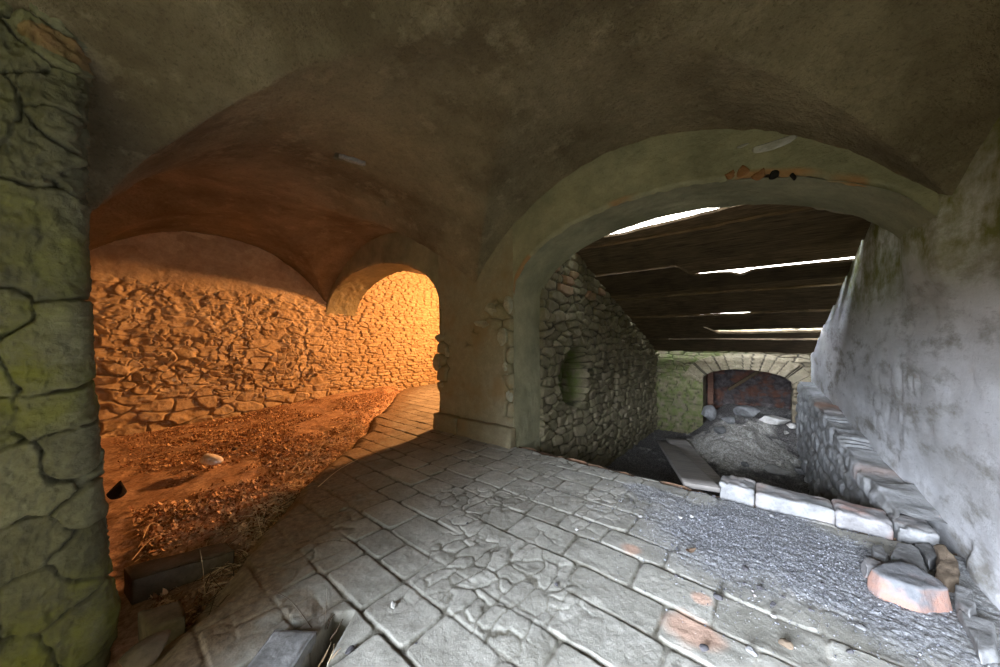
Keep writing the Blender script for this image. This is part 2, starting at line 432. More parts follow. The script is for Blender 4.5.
# ---------------------------------------------------------------- left rubble wall of the far bay, running on past the arch
def make_left():
    x = np.linspace(-.8, 9.0, 760); z = np.linspace(-.5, 3.9, 380)
    Xg, Z = np.meshgrid(x, z, indexing='ij')
    s1, j1, i1, t1 = masonry(Xg, Z, .40, .19, 91, p=2.0, jit=1.0, warp=.42, joint=.09)
    s3, j3, i3, t3 = masonry(Xg + .1, Z + .05, .17, .10, 191, p=1.7, jit=1.0, warp=.5, joint=.10)
    s2, j2, i2, t2 = masonry(Xg, Z, .26, .085, 92, p=2.6, jit=.8, warp=.2, joint=.12)
    s4, j4, i4, t4 = masonry(Xg, Z, .15, .055, 94, p=2.2, jit=.9, warp=.3, joint=.12)
    w = ss(3.4, 4.1, Xg + .2 * fbm(Xg, Z, 0, 2, 2, 93))
    pl = ss(2.30, 2.62, Z + .12 * fbm(Xg, Z, 1, 1.5, 3, 94)) * (1 - w)
    mid = ss(1.0, 2.1, Z + .3 * fbm(Xg, Z, 8, 1.1, 3, 90)) * (1 - w)
    r = 1 - np.abs(fbm(Xg * .8 + Z * .5, Z * 1.3 - Xg * .4, 2, 5, 3, 95)) * 2.4
    chip = fbm(Xg, Z, 3, 9, 4, 96, .6)
    big = s1 * (.03 + .04 * i1) + t1 * .09 * s1
    sml = s3 * (.025 + .035 * i3) + t3 * .07 * s3
    sel = ss(-.12, .12, fbm(Xg, Z, 9, 1.7, 3, 89) + .25 * ss(.9, .2, Z))
    d1 = big * sel + sml * (1 - sel) + .014 * chip + .010 * r + .007 * fbm(Xg, Z, 12, 24, 3, 87, .6)
    d1 = d1 * (1 - .45 * mid) + mid * .02 * (r + .8 * chip)
    s5 = ss(.1, .5, fbm(Xg, Z, 9, 2.5, 3, 88))
    d2 = (s2 * (.02 + .04 * i2) + t2 * .04 * s2) * (1 - s5) + (s4 * (.02 + .03 * i4) + t4 * .03) * s5 + .014 * fbm(Xg, Z, 5, 14, 3, 98)
    d = (d1 * (1 - w) + d2 * w) * (1 - pl) + pl * (.03 + .02 * fbm(Xg, Z, 6, 5, 4, 99, .6))
    j1 = (j1 * sel + j3 * (1 - sel)) * .6; j2 = (j2 * (1 - s5) + j4 * s5) * .8
    jt = (j1 * (1 - w) * (1 - .7 * mid) + j2 * w) * (1 - pl)
    return grid('wall_left', np.stack([Xg, YL - d, Z], -1), M['rubble'], {'tint': i1 * (1 - w) + i2 * w, 'joint': jt * .6, 'brick': 0 * Xg, 'moss_shade': 0 * Xg}, close=(0, .35, 0))
make_left()

# ---------------------------------------------------------------- tunnel: left wall, end wall with arch, ledge, floor
TY = AC + AA - .06
def make_tunnel_left():
    x = np.linspace(XB - .05, 11.35, 430); t = np.linspace(0, 1, 300)
    Xg, T = np.meshgrid(x, t, indexing='ij')
    top = roof_z(Xg) - .02 + .05 * fbm(Xg, 0, 0, 4, 3, 101)
    Z = -1.9 + (top + 1.9) * T
    s1, j1, i1, t1 = masonry(Xg, Z, .30, .15, 102, p=2.6, jit=.85, warp=.22)
    d = s1 * (.03 + .04 * i1) + t1 * .035 * s1 + .012 * fbm(Xg, Z, 4, 10, 3, 103) + .04 * fbm(Xg, Z, 4, .8, 2, 104)
    # the oval niche, two putlog slots
    e = ((Xg - 5.5) / .52) ** 2 + ((Z - .8) / .52) ** 2 + .25 * fbm(Xg, Z, 1, 4, 2, 105)
    nic = 1 - ss(.8, 1.15, e)
    e2 = np.maximum(np.abs(Xg - 7.55) / .13, np.abs(Z - .35 - .4 * (Xg - 7.5)) / .38); sl = 1 - ss(.8, 1.2, e2)
    e3 = np.maximum(np.abs(Xg - 8.6) / .12, np.abs(Z - .75) / .2); sl = np.maximum(sl, 1 - ss(.8, 1.2, e3))
    moss_shade = ss(.2, .6, nic) * .8 + .25
    br = ss(.5, .8, h01(np.floor(Xg * 4), np.floor(Z * 8), 0, 7)) * ss(2.75, 3.0, Z - .1 * (Xg - 5)) * .6
    br = br + (i1 > .9) * .35 * ss(2.0, 2.4, Z)
    Y = TY - d + .42 * nic + .3 * sl + .04
    return grid('wall_tunnel_left', np.stack([Xg, Y, Z], -1), M['tunnel'], {'tint': i1, 'joint': np.maximum(j1, .0), 'moss_shade': moss_shade, 'brick': br}, close=(0, .9, 0))
make_tunnel_left()

XE = 11.2
EC, EA, EB, EZ = .5, .97, .32, .33                   # end arch
def make_end():
    # masonry left and right of the opening and above it, one strip grid around the opening
    path = [(EC - EA, z) for z in np.linspace(-1.9, EZ, 80)[:-1]]
    path += [(EC + EA * math.cos(t), EZ + EB * math.sin(t)) for t in np.linspace(PI, 0, 150)]
    path += [(EC + EA, z) for z in np.linspace(EZ, -1.9, 50)[1:]]
    path = np.array(path); n = len(path)
    tgt = []
    for (y, z) in path:
        if z <= EZ + .001: tgt.append((-1.25 if y < EC else 2.95, z))
        else:
            w = (y - (EC - EA)) / (2 * EA); tgt.append((-1.25 + w * 4.2, 1.75))
    tgt = np.array(tgt)
    iL = 79; iR = 79 + 150 - 1; ex = np.linspace(EZ, 1.75, 60)
    path = np.concatenate([path[:iL], np.repeat(path[iL:iL + 1], 60, 0), path[iL + 1:iR], np.repeat(path[iR:iR + 1], 60, 0), path[iR + 1:]])
    tgt = np.concatenate([tgt[:iL], np.stack([np.full(60, -1.25), ex], 1), tgt[iL + 1:iR], np.stack([np.full(60, 2.95), ex[::-1]], 1), tgt[iR + 1:]])
    n = len(path)
    # smooth the targets along the springings
    u = np.linspace(0, 1, 170)[None, :, None]
    P2 = path[:, None, :] * (1 - u) + tgt[:, None, :] * u
    Y, Z = P2[..., 0], P2[..., 1]
    s1, j1, i1, t1 = masonry(Y, Z, .34, .11, 111, p=3, jit=.8)
    # voussoirs: radial stones of the arch ring
    ang = np.arctan2((Z - EZ + .75), (Y - EC)); rr = np.hypot(Y - EC, Z - EZ + .75)
    ri = np.interp(ang, *zip(*sorted([(math.atan2(EZ + EB * math.sin(t) - EZ + .75, EA * math.cos(t)), math.hypot(EA * math.cos(t), EB * math.sin(t) + .75)) for t in np.linspace(0.02, PI - .02, 60)])))
    k = ang / .155 + .25 * (h01(np.floor(ang / .155), 0, 0, 5) - .5); fr = np.abs(k - np.floor(k) - .5)
    inring = ((rr - ri) < .40 + .06 * h01(np.floor(k), 1, 0, 3)) & (ang > .55) & (ang < PI - .55) & (Z > EZ - .1)
    vj = ss(.40, .47, fr)
    st = np.where(inring, 1 - vj, s1); jt = np.where(inring, vj, j1); idt = np.where(inring, .75 + .25 * h01(np.floor(k), 2, 0, 4), i1 * .8)
    d = st * (.03 + .03 * idt) + .02 * fbm(Y, Z, 0, 9, 3, 112) + np.where(inring, .03, 0)
    moss_shade = np.where(inring, .1, 1.0) * ss(.2, .8, Y) * .9
    grid('wall_tunnel_end', np.stack([XE - d, Y, Z], -1), M['tunnel'], {'tint': idt, 'joint': jt, 'moss_shade': moss_shade, 'brick': 0 * Y})
    # reveal of the opening
    xx = np.linspace(XE - .03, XE + .6, 14)
    X = np.repeat(xx[None, :], n, 0); Yr = np.repeat(path[:, :1], 14, 1); Zr = np.repeat(path[:, 1:], 14, 1)
    grid('wall_tunnel_reveal', np.stack([X, Yr + .01 * fbm(X, Yr, Zr, 6, 3, 113), Zr + .01 * fbm(X, Yr, Zr, 6, 3, 114)], -1), M['tunnel'], {'tint': .5 + 0 * X, 'joint': 0 * X, 'moss_shade': 0 * X, 'brick': 0 * X})
make_end()
# the dark chamber beyond the end arch
def make_chamber():
    y = np.linspace(-1.3, 2.7, 160); z = np.linspace(-1.5, 1.8, 120)
    Y, Z = np.meshgrid(y, z, indexing='ij')
    s, j, i, t = masonry(Y, Z, .35, .16, 121, jit=.9, warp=.3)
    grid('wall_chamber_back', np.stack([13.2 - .08 * s - .05 * t - .1 * fbm(Y, Z, 0, 1.5, 3, 122), Y, Z], -1), M['chamber_dark'], {'tint': i, 'joint': j})
make_chamber()
slab_struct('wall_chamber_left', (XE + .1, 1.9, -1.9), (13.6, 2.6, 2.0), M['chamber_dark'])
slab_struct('wall_chamber_right', (XE + .1, -1.5, -1.9), (13.6, -.9, 2.0), M['chamber_dark'])
slab_struct('ceiling_chamber', (XE + .1, -1.5, 1.2), (13.6, 2.6, 1.6), M['chamber_dark'])

def make_ledge():
    # low battered wall footing along the right side of the tunnel with a sloping broken top
    x = np.linspace(3.95, XE + .1, 420)
    prof = [(-.66, -1.7), (-.73, 0.0), (-.80, 0.0), (-1.05, 0.0)]
    ti = np.linspace(0, 1, 120)
    Xg, T = np.meshgrid(x, ti, indexing='ij')
    ztop = .14 + .042 * (Xg - 4.3) + .02 * np.round(2.6 * fbm(Xg, 0, 0, 1.6, 2, 131)) + .02 * fbm(Xg, T * 3, 0, 3, 3, 136)
    yo = np.interp(Xg, [3.9, 4.4, 5.5, 7, 11.3], [-.78, -.75, -.735, -.70, -.58])
    # face for T<.72, top beyond
    fT = np.clip(T / .72, 0, 1); tT = np.clip((T - .72) / .28, 0, 1)
    s1, j1, i1, t1 = masonry(Xg, T * 2.2, .34, .2, 132, joint=.3)
    rnd = .03 * (1 - np.abs(fT - 1) * 12).clip(0, 1)
    Y = yo + (1 - fT) * .10 - tT * (.42) + (.035 * s1 + .03 * fbm(Xg, T * 2, 0, 4, 4, 133)) * (T < .72) - .01
    Z = -1.7 + (ztop + 1.7) * fT + (T >= .72) * (.02 * fbm(Xg, Y, 1, 5, 3, 134)) - rnd * 0
    br = (T > .7) * np.exp(-((Xg - 8.0) / .35) ** 2) * .7 + (T > .66) * np.exp(-((Xg - 5.05) / .12) ** 2) * .4
    grid('wall_tunnel_ledge', np.stack([Xg, Y, Z], -1), M['ledge'], {'tint': i1, 'joint': j1 * .5 * (T < .72), 'moss_shade': 0 * Xg, 'brick': br})
M['ledge'] = stone_mat('footing_stone', srgb(124, 122, 118), srgb(178, 176, 172), srgb(110, 106, 98), 30, stain=srgb(104, 100, 92), brick=srgb(160, 122, 100))
make_ledge()

def tfloor(x, y):
    z = -1.2 - .02 * (x - 4)
    z = z + .62 * np.exp(-(((x - 9.7) / 1.0) ** 2 + ((y - .55) / .85) ** 2)) + .75 * ss(9.8, 11.4, x) * ss(1.9, 1.0, y)
    return z
def make_tunnel_floor():
    x = np.linspace(3.6, 13.6, 420); y = np.linspace(-1.2, 2.9, 220)
    X, Y = np.meshgrid(x, y, indexing='ij')
    lum = fbm(X, Y, 0, 3.2, 4, 141, .6)
    hp = np.exp(-(((X - 9.5) / .95) ** 2 + ((Y - .6) / .9) ** 2))
    Z = tfloor(X, Y) + (.04 + .16 * hp) * lum + .03 * fbm(X, Y, 0, 14, 3, 142)
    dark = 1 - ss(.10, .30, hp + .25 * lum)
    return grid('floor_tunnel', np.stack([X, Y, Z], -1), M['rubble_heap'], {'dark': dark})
make_tunnel_floor()
# riser of the step at the end of the paving
def make_riser():
    y = np.linspace(-1.2, 2.85, 150); z = np.linspace(-1.6, -.02, 60)
    Y, Z = np.meshgrid(y, z, indexing='ij')
    s, j, i, t = masonry(Y, Z, .4, .2, 151)
    grid('wall_step_riser', np.stack([3.80 + .05 * s, Y, Z], -1), M['tunnel'], {'tint': i, 'joint': j, 'moss_shade': 0 * Y, 'brick': .3 + 0 * Y})
make_riser()

# ---------------------------------------------------------------- paved floor and earth
def bnd(x, y): return y - (1.75 + 1.09 * x)          # > 0 on the earth side
CE = np.cumsum([0] + [[.26, .30, .24, .33, .27, .29, .25, .31][i % 8] for i in range(40)]) - 2.7
def make_floor(name, x, y):
    X, Y = np.meshgrid(x, y, indexing='ij')
    xs = X + .018 * fbm(X, Y, 0, 1.3, 3, 161) + .03 * Y * 0
    c = np.clip(np.searchsorted(CE, xs.ravel()).reshape(xs.shape) - 1, 0, len(CE) - 2)
    cw = CE[c + 1] - CE[c]; dx = np.minimum(xs - CE[c], CE[c + 1] - xs)
    L = .30 + .22 * h01(c, 5, 0, 162)
    q = (Y + .012 * fbm(X, Y, 1, 3, 2, 163)) / L + 10 * h01(c, 6, 0, 164)
    k = np.floor(q); jb = lambda kk: kk + .32 * (h01(c, kk, 1, 165) - .5)
    lo, hi = jb(k), jb(k + 1)
    k2 = np.where(q < lo, k - 1, np.where(q > hi, k + 1, k)); lo, hi = jb(k2), jb(k2 + 1)
    dy = np.minimum(q - lo, hi - q) * L
    idn = h01(c, k2, 2, 166); id2 = h01(c, k2, 3, 167)
    # corners a little rounded
    e = np.minimum(dx, dy) - .02 * np.maximum(0, 1 - (dx + dy) / .06) + .006 * fbm(X, Y, 2, 12, 3, 168)
    # crushed centre of the floor: small broken pieces
    s2, j2, i2, t2 = masonry(X, Y, .16, .12, 169, p=2.2, jit=.95, warp=.4)
    brk = ss(.16, .42, fbm(X, Y, 4, .9, 3, 170) + .35 * np.exp(-(((X - 2.3) / .5) ** 2 + ((Y - 2.0) / .9) ** 2)))
    sl = ss(.003, .016, e)
    h1 = sl * (.006 + .008 * idn) + sl * ((xs - CE[c]) / cw - .5) * (.010 * (id2 - .5) * 2) - .014
    h2 = ss(.2, .9, s2) * .006 * (.4 + i2) - .011 + .006 * fbm(X, Y, 4, 7, 3, 183)
    Z = h1 * (1 - brk * .8) + h2 * brk * .8
    grav = ss(.0, .45, fbm(X, Y, 5, 1.6, 4, 171) * .5 + 1.15 - np.hypot((X - 3.15) / .75, (Y + .05) / 1.0)) 
    grav = np.maximum(grav, .75 * ss(.15, .5, fbm(X, Y, 9, 1.6, 4, 172) + .8 - np.hypot((X - 3.5) / .35, (Y - .9) / .9)))
    grav = np.maximum(grav, ss(.3, 0, Y - YR + .1 * fbm(X, Y, 3, 3, 3, 173)) * ss(1.2, 2.2, X) * .8)
    mort = ss(.0, .3, -Y + .9 - .25 * X + .35 * fbm(X, Y, 7, 1.2, 3, 174)) * .6      # dust-filled joints to the right
    Z = Z * (1 - .45 * mort) - .004 * mort
    Z = Z * (1 - grav) + grav * (-.006 + .007 * fbm(X, Y, 6, 40, 2, 175) + .012 * fbm(X, Y, 6, 3, 2, 176))
    Z = Z + .006 * fbm(X, Y, 8, 9, 4, 177, .6) + .01 * fbm(X, Y, 8, 1, 2, 178)
    b = bnd(X, Y) + .25 * fbm(X, Y, 11, 2.0, 3, 179)
    Z = Z - .9 * ss(.15, 1.4, b) * (X < 3.3) - .25 * ss(.1, .9, b) * (X >= 3.3) - .3 * ss(.2, 1.2, b) * (X >= 3.3)
    # the dug-out hole beside the loose block
    hx, hy, _ = at(325, 645); ca, sa = math.cos(HA), math.sin(HA)
    hu = (X - hx) * ca + (Y - hy) * sa; hv = -(X - hx) * sa + (Y - hy) * ca
    hole = 1 - ss(.85, 1.2, np.maximum(np.abs(hu) / .17, np.abs(hv) / .05))
    Z = Z - .13 * hole
    # worn outer edge
    Z = Z - .12 * ss(3.74, 3.83, X + .05 * fbm(Y * 2, X * .5, 0, 2, 3, 180)) * (Y < 3.4)
    jt = (1 - ss(.002, .018, e)) * (1 - brk) + j2 * brk
    bk = np.zeros_like(X)
    for (px, py, r) in ((632, 548, .07), (690, 628, .13), (702, 598, .05)):
        p = at(px, py); bk = np.maximum(bk, 1 - ss(.5, 1.2, np.hypot(X - p[0], Y - p[1]) / r + .5 * fbm(X, Y, 14, 8, 3, 182)))
    return grid(name, np.stack([X, Y, Z], -1), M['pave'], {'tint': idn * (1 - brk) + i2 * brk, 'joint': np.maximum(jt, hole), 'gravel': grav, 'brick': bk, 'mort': mort * 1.6, 'dust': ss(-1.0, .1, b + .3 * fbm(X, Y, 15, 5, 3, 184)) * .85 * ss(.2, .6, .5 + fbm(X, Y, 16, 9, 4, 185) + ss(-.5, .2, b))})
_a, _b = at(317, 628), at(292, 667); HA = math.atan2(_b[1] - _a[1], _b[0] - _a[0])
make_floor('floor', np.concatenate([np.linspace(X0, .3, 130), np.linspace(.3, 3.84, 480)[1:]]), np.concatenate([np.linspace(YR - .1, 3.2, 520), np.linspace(3.2, 6.0, 190)[1:]]))
make_floor('floor_passage', np.linspace(3.83, 8.9, 330), np.linspace(BC - BA - .15, YL + .1, 260))

def earth_z(x, y):
    z = -.17 + .058 * np.clip(x, -1, 6.5)
    return z - .12 * ss(1.3, .2, x) * ss(4.4, 3.0, y)
def make_earth():
    x = np.linspace(-.8, 9.0, 470); y = np.linspace(1.2, 8.7, 380)
    X, Y = np.meshgrid(x, y, indexing='ij')
    b = bnd(X, Y) + .25 * fbm(X, Y, 11, 2.0, 3, 179)
    Z = earth_z(X, Y) + .05 * fbm(X, Y, 0, 1.1, 3, 191) + .025 * fbm(X, Y, 0, 5, 4, 192, .6)
    r = fbm(X, Y, 0, 1.6, 3, 193)
    Z = Z - .5 * ss(.75, -.5, b) - .05 * ss(1.2, .2, b) * ss(1.5, 3.0, X)
    Z = np.where((X > 3.6) & (Y < 4.35), Z - .0, Z)
    keep = ~((X[:-1, :-1] > 3.78) & (Y[:-1, :-1] < BC - BA - .0)) & (b[:-1, :-1] > -.6)
    return grid('floor_earth', np.stack([X, Y, Z], -1), M['dirt'], {}, keep=keep)
make_earth()
slab_struct('floor_foundation', (X0, 4.3, -2.2), (9.2, YL + .3, -1.0), M['shell'])

# ---------------------------------------------------------------- entrance side: pier on the left, back wall with the doorway
PY = 2.75
def make_left_pier():
    # (s,z) of the large stones on the face y=PY; s runs along x from -1.2 to the corner and round it
    xe = lambda z: np.interp(z, [0, .1, .35, .8, 1.5, 2.0, 3.2], [.125, .115, .10, .06, .03, .025, .015])
    s = np.linspace(-2.6, 1.55, 700); z = np.linspace(-.6, 3.95, 620)
    S, Z = np.meshgrid(s, z, indexing='ij')
    stones = [(-.17, 1.93, .27, .235, 0), (-.55, 1.98, .2, .25, 0), (-.085, 1.46, .15, .235, -.25), (-.30, 1.40, .11, .16, .3), (-.26, 1.62, .10, .10, 0), (-.10, 1.13, .16, .12, .08), (-.33, 1.08, .14, .16, 0),
              (-.03, .93, .10, .12, .2), (-.22, .80, .14, .17, .5), (-.01, .64, .10, .085, .35), (-.20, .50, .16, .13, .6), (.01, .38, .12, .17, .2), (-.16, .22, .16, .15, .7), (-.38, .60, .14, .18, .2), (-.38, .25, .16, .2, .3),
              (.0, .02, .15, .16, .3), (-.28, -.08, .2, .16, .4), (-.03, 2.30, .09, .10, .2), (-.16, 2.38, .12, .16, -.2), (-.05, 2.52, .10, .13, .3), (-.28, 2.50, .12, .2, 0), (-.13, 2.68, .12, .12, .2), (-.01, 2.72, .08, .10, 0),
              (-.09, 2.93, .13, .09, 0), (-.27, 2.80, .12, .12, .3), (-.30, 3.05, .14, .12, .1), (-.05, 3.10, .12, .10, .2), (-.18, 3.28, .16, .12, .1), (-.02, 3.32, .10, .14, 0), (-.1, 3.55, .16, .14, 0), (-.38, 3.4, .16, .2, 0),
              (-.8, .4, .3, .35, 0), (-.8, 1.2, .3, .4, 0), (-.85, 2.0, .3, .4, .1), (-.8, 2.9, .3, .4, 0), (-1.4, .6, .4, .5, 0), (-1.5, 1.8, .5, .5, 0), (-1.5, 3.0, .6, .5, 0),
              (-2.3, .6, .5, .6, 0), (-2.4, 1.9, .5, .6, 0), (-2.4, 3.0, .5, .5, 0),
              (.45, 1.9, .35, .2, 0), (.5, 1.4, .35, .22, 0), (.45, .9, .4, .2, 0), (.5, .4, .4, .25, 0), (.4, .0, .4, .2, 0), (.5, 2.5, .4, .3, 0), (.5, 3.2, .4, .3, 0), (1.2, .5, .4, .4, 0), (1.2, 1.5, .4, .5, 0), (1.2, 2.6, .4, .5, 0)]
    Sw = S + .05 * fbm(S, Z, 0, 5, 4, 201); Zw = Z + .06 * fbm(S, Z, 1, 5, 4, 202)
    F1 = np.full(S.shape, 9.0); F2 = F1.copy(); ID = np.zeros(S.shape, int)
    for i, (cs, cz, rs, rz, a) in enumerate(stones):
        du, dz = Sw - cs, Zw - cz
        u_ = (du * math.cos(a) + dz * math.sin(a)) / rs; v_ = (-du * math.sin(a) + dz * math.cos(a)) / rz
        dd = (np.abs(u_) ** 2.6 + np.abs(v_) ** 2.6) ** (1 / 2.6)
        m = dd < F1
        F2 = np.where(m, F1, np.minimum(F2, dd)); F1 = np.where(m, dd, F1); ID = np.where(m, i, ID)
    e = np.minimum(F2 - F1, 1.25 - F1)
    st = ss(-.02, .13, e + .05 * fbm(S * 2, Z, 7, 9, 3, 215))
    rnd = h01(ID, 1, 0, 203); rough_top = ss(2.12, 2.2, Z)
    s2_ = S * 2.0; S2 = S
    rd = 1 - 2 * np.abs(fbm(s2_ * .8 + Z * .7, Z * 1.1 - s2_ * .8, 4, 4, 4, 211, .6))
    n = .014 * rd + .020 * fbm(s2_, Z, 2, 9, 5, 205, .7) + .016 * fbm(s2_, Z, 2, 2, 2, 207) + .014 * np.round(3 * fbm(s2_ * .7 - Z * .7, Z * .8 + s2_ * .6, 6, 2.2, 3, 212)) / 3
    n = n * (1 - .55 * np.exp(-((S - .02) / .05) ** 2))
    n2 = .022 * fbm(s2_, Z, 3, 12, 5, 206, .75) + .014 * np.abs(fbm(s2_, Z, 5, 20, 3, 214))
    d = st * (.040 + .03 * rnd) + n * (.5 + .5 * st) + rough_top * n2
    rub, rj, ri, rt = masonry(S, Z, .12, .09, 208, p=2.2, jit=.95)
    d = d + (1 - st) * rub * .03 + .008 * fbm(s2_, Z, 9, 26, 4, 216, .7)
    # section: straight along x to the corner at xe, then round and back along +y
    E = xe(Z) - .075
    R = .07
    arc = R * PI / 2
    s0 = S - (E - R)          # distance past the start of the rounding
    a = np.clip(s0 / R, 0, PI / 2)
    px = np.where(s0 < 0, S, E - R + R * np.sin(a)); py = np.where(s0 < 0, 0, R * (1 - np.cos(a))) + np.where(s0 > arc, s0 - arc, 0)
    d = d - .10 * ss(.05, .25, s0 - arc)
    nx, ny = np.sin(a), -np.cos(a)
    X = px + nx * d; Y = PY + py + ny * d
    moss_shade = ss(-.3, .3, fbm(S, Z, 5, 1.6, 4, 209) + .25) * (1 - .55 * rough_top) * (.35 + .65 * st)
    br = ss(.3, .7, rnd) * 0 + (np.hypot((S + .10) / .10, (Z - 2.93) / .06) < 1) * .6 * st
    return grid('wall_entrance_pier', np.stack([X, Y, Z], -1), M['pier'], {'tint': rnd, 'joint': (1 - ss(.0, .09, e + .05 * fbm(S * 2, Z, 7, 9, 3, 215))) * (.45 + .4 * rj), 'moss_shade': moss_shade, 'brick': br})
make_left_pier()
slab_struct('wall_entrance_core', (-.6, PY + .15, -.6), (-.05, 4.3, 3.95), M['shell'])
slab_struct('wall_far_left', (-.95, 4.25, -.6), (-.55, YL + .3, 3.95), M['shell'])
slab_struct('wall_near_left', (X0 - .3, PY + .1, -.6), (-.5, PY + .5, 3.95), M['shell'])
DOOR = (-.9, 1.45, 2.2)                            # y0, y1, top
slab_struct('wall_back_right', (X0 - .4, YR - .5, -.6), (X0, DOOR[0], 4.0), M['shell'])
slab_struct('wall_back_left', (X0 - .4, DOOR[1], -.6), (X0, PY + .3, 4.0), M['shell'])
slab_struct('wall_back_lintel', (X0 - .4, DOOR[0], DOOR[2]), (X0, DOOR[1], 4.0), M['shell'])
# passage beyond the left arch
slab_struct('ceiling_passage', (XB - .1, AC + AA + .8, 3.5), (9.2, YL + .4, 3.7), M['shell'])
slab_struct('wall_passage_end', (8.9, AC + AA + .3, -.6), (9.2, YL + .4, 3.7), M['shell'])
slab_struct('wall_passage_right', (XB - .02, AC + AA + .9, -.6), (9.2, AC + AA + 1.2, 3.7), M['shell'])

# ---------------------------------------------------------------- kerb stones along the step
def jitter_block(name, size, mat, seed, cut=.012, sub=14, bev=.02, parent=None):
    """a worn cut block: subdivided box with rounded arrises and rough faces, origin at the bottom centre"""
    bm = bmesh.new(); bmesh.ops.create_cube(bm, size=1)
    bmesh.ops.subdivide_edges(bm, edges=bm.edges[:], cuts=sub, use_grid_fill=True)
    co = np.array([v.co for v in bm.verts]) * np.array(size)
    half = np.array(size) / 2
    inner = np.clip(co, -(half - bev), half - bev); dlt = co - inner
    L = np.linalg.norm(dlt, axis=1, keepdims=True); nrm = dlt / np.maximum(L, 1e-6)
    co = np.where(L > 1e-6, inner + nrm * bev, co)
    nn = cut * (fbm(co[:, 0], co[:, 1], co[:, 2], 4.5, 3, seed) * 1.5 + .7 * fbm(co[:, 0], co[:, 1], co[:, 2], 18, 3, seed + 1)) - cut * 1.6 * ss(.15, .5, fbm(co[:, 0], co[:, 1], co[:, 2], 7, 2, seed + 2)) * (np.abs(co / half).min(1) > .5)
    co = co + nrm * nn[:, None]
    co[:, 2] += half[2]
    for v, c in zip(bm.verts, co): v.co = c
    me = bpy.data.meshes.new(name); bm.to_mesh(me); bm.free()
    return link(name, me, mat, parent)

def rock(name, size, mat, seed, cuts=7, sub=4, rgh=.05, parent=None):
    """a broken stone: sphere cut by random planes, roughened; origin at its bottom"""
    bm = bmesh.new(); bmesh.ops.create_icosphere(bm, subdivisions=sub, radius=1)
    co = np.array([v.co for v in bm.verts]); rg = np.random.RandomState(seed)
    for _ in range(cuts):
        n = rg.normal(size=3); n /= np.linalg.norm(n); d = .45 + .35 * rg.rand()
        k = co @ n - d; co = co - np.maximum(k, 0)[:, None] * n
    co = co * (1 + rgh * fbm(co[:, 0], co[:, 1], co[:, 2], 2.5, 4, seed))[:, None]
    lo, hi = co.min(0), co.max(0)
    co = (co - (lo + hi) / 2) / ((hi - lo) / 2) * np.array(size) / 2
    co[:, 2] += size[2] / 2
    for v, c in zip(bm.verts, co): v.co = c
    me = bpy.data.meshes.new(name); bm.to_mesh(me); bm.free()
    return link(name, me, mat, parent)

def put(o, p, rz=0, rx=0, ry=0):
    o.location = p; o.rotation_euler = (rx, ry, rz); return o

KG = 'worn kerb stones along the step'
for i, (ya, yb, h, mt, lab) in enumerate((
        (.37, .10, .115, 'rock_curb', 'whitish worn kerb stone at the open left end of the kerb, beside the leaning board'),
        (.09, -.42, .10, 'rock_curb', 'long whitish kerb stone in the middle of the kerb above the gravel'),
        (-.43, -.74, .10, 'rock_pink', 'kerb stone with a salmon pink face near the right wall'),
        (-.75, -.95, .095, 'rock_curb', 'short pale kerb stone ending against the right wall'))):
    o = jitter_block('kerb_stone', (.29, ya - yb, h + .1), M[mt], 300 + i, .013, 16, .022)
    put(o, (3.945, (ya + yb) / 2, -.1)); tag(o, lab, 'kerb stone', KG)
# plinth blocks of the pier
y0, y1 = AC + AA, BC - BA
for i, (ya, yb, lab) in enumerate(((y0 - .02, y0 + 1.02, 'long dressed base block under the front of the plastered pier'), (y0 + 1.03, y1 + .04, 'short base block at the left corner of the plastered pier'))):
    o = jitter_block('plinth_block', (.13, yb - ya, .34), M['rock_plinth'] if 'rock_plinth' in M else M['tunnel_pier'], 320 + i, .012, 16, .025)
    put(o, (X1 - .03, (ya + yb) / 2, -.08)); tag(o, lab, 'stone block', 'base blocks of the pier')

# ---------------------------------------------------------------- roof of the tunnel: overlapping timbers
EDG = [(4.40, 5.08, 'nearest the arch crown, above the widest gap'), (5.21, 5.74, 'second from the arch, just below the widest gap'), (5.75, 6.30, 'third from the arch'), (6.31, 6.88, 'fourth from the arch, above the glaring gap'), (6.91, 7.24, 'narrow, fifth from the arch, under the glaring gap'),
       (7.255, 7.74, 'sixth from the arch'), (7.75, 8.20, 'seventh from the arch'), (8.21, 8.64, 'eighth from the arch'), (8.65, 9.10, 'ninth from the arch'), (9.11, 9.56, 'tenth from the arch, above the last bright slits'), (9.60, 9.86, 'narrow, between the last two bright slits'), (9.88, 10.22, 'third from the tunnel end'), (10.24, 10.72, 'second from the tunnel end'), (10.73, 11.35, 'lowest of all, resting on the end wall')]
GAPW = {0: lambda y: .02 * np.sin(3 * y), 1: lambda y: .15 * ss(1.5, 2.6, y) + .1 * ss(-.2, -.9, y)}
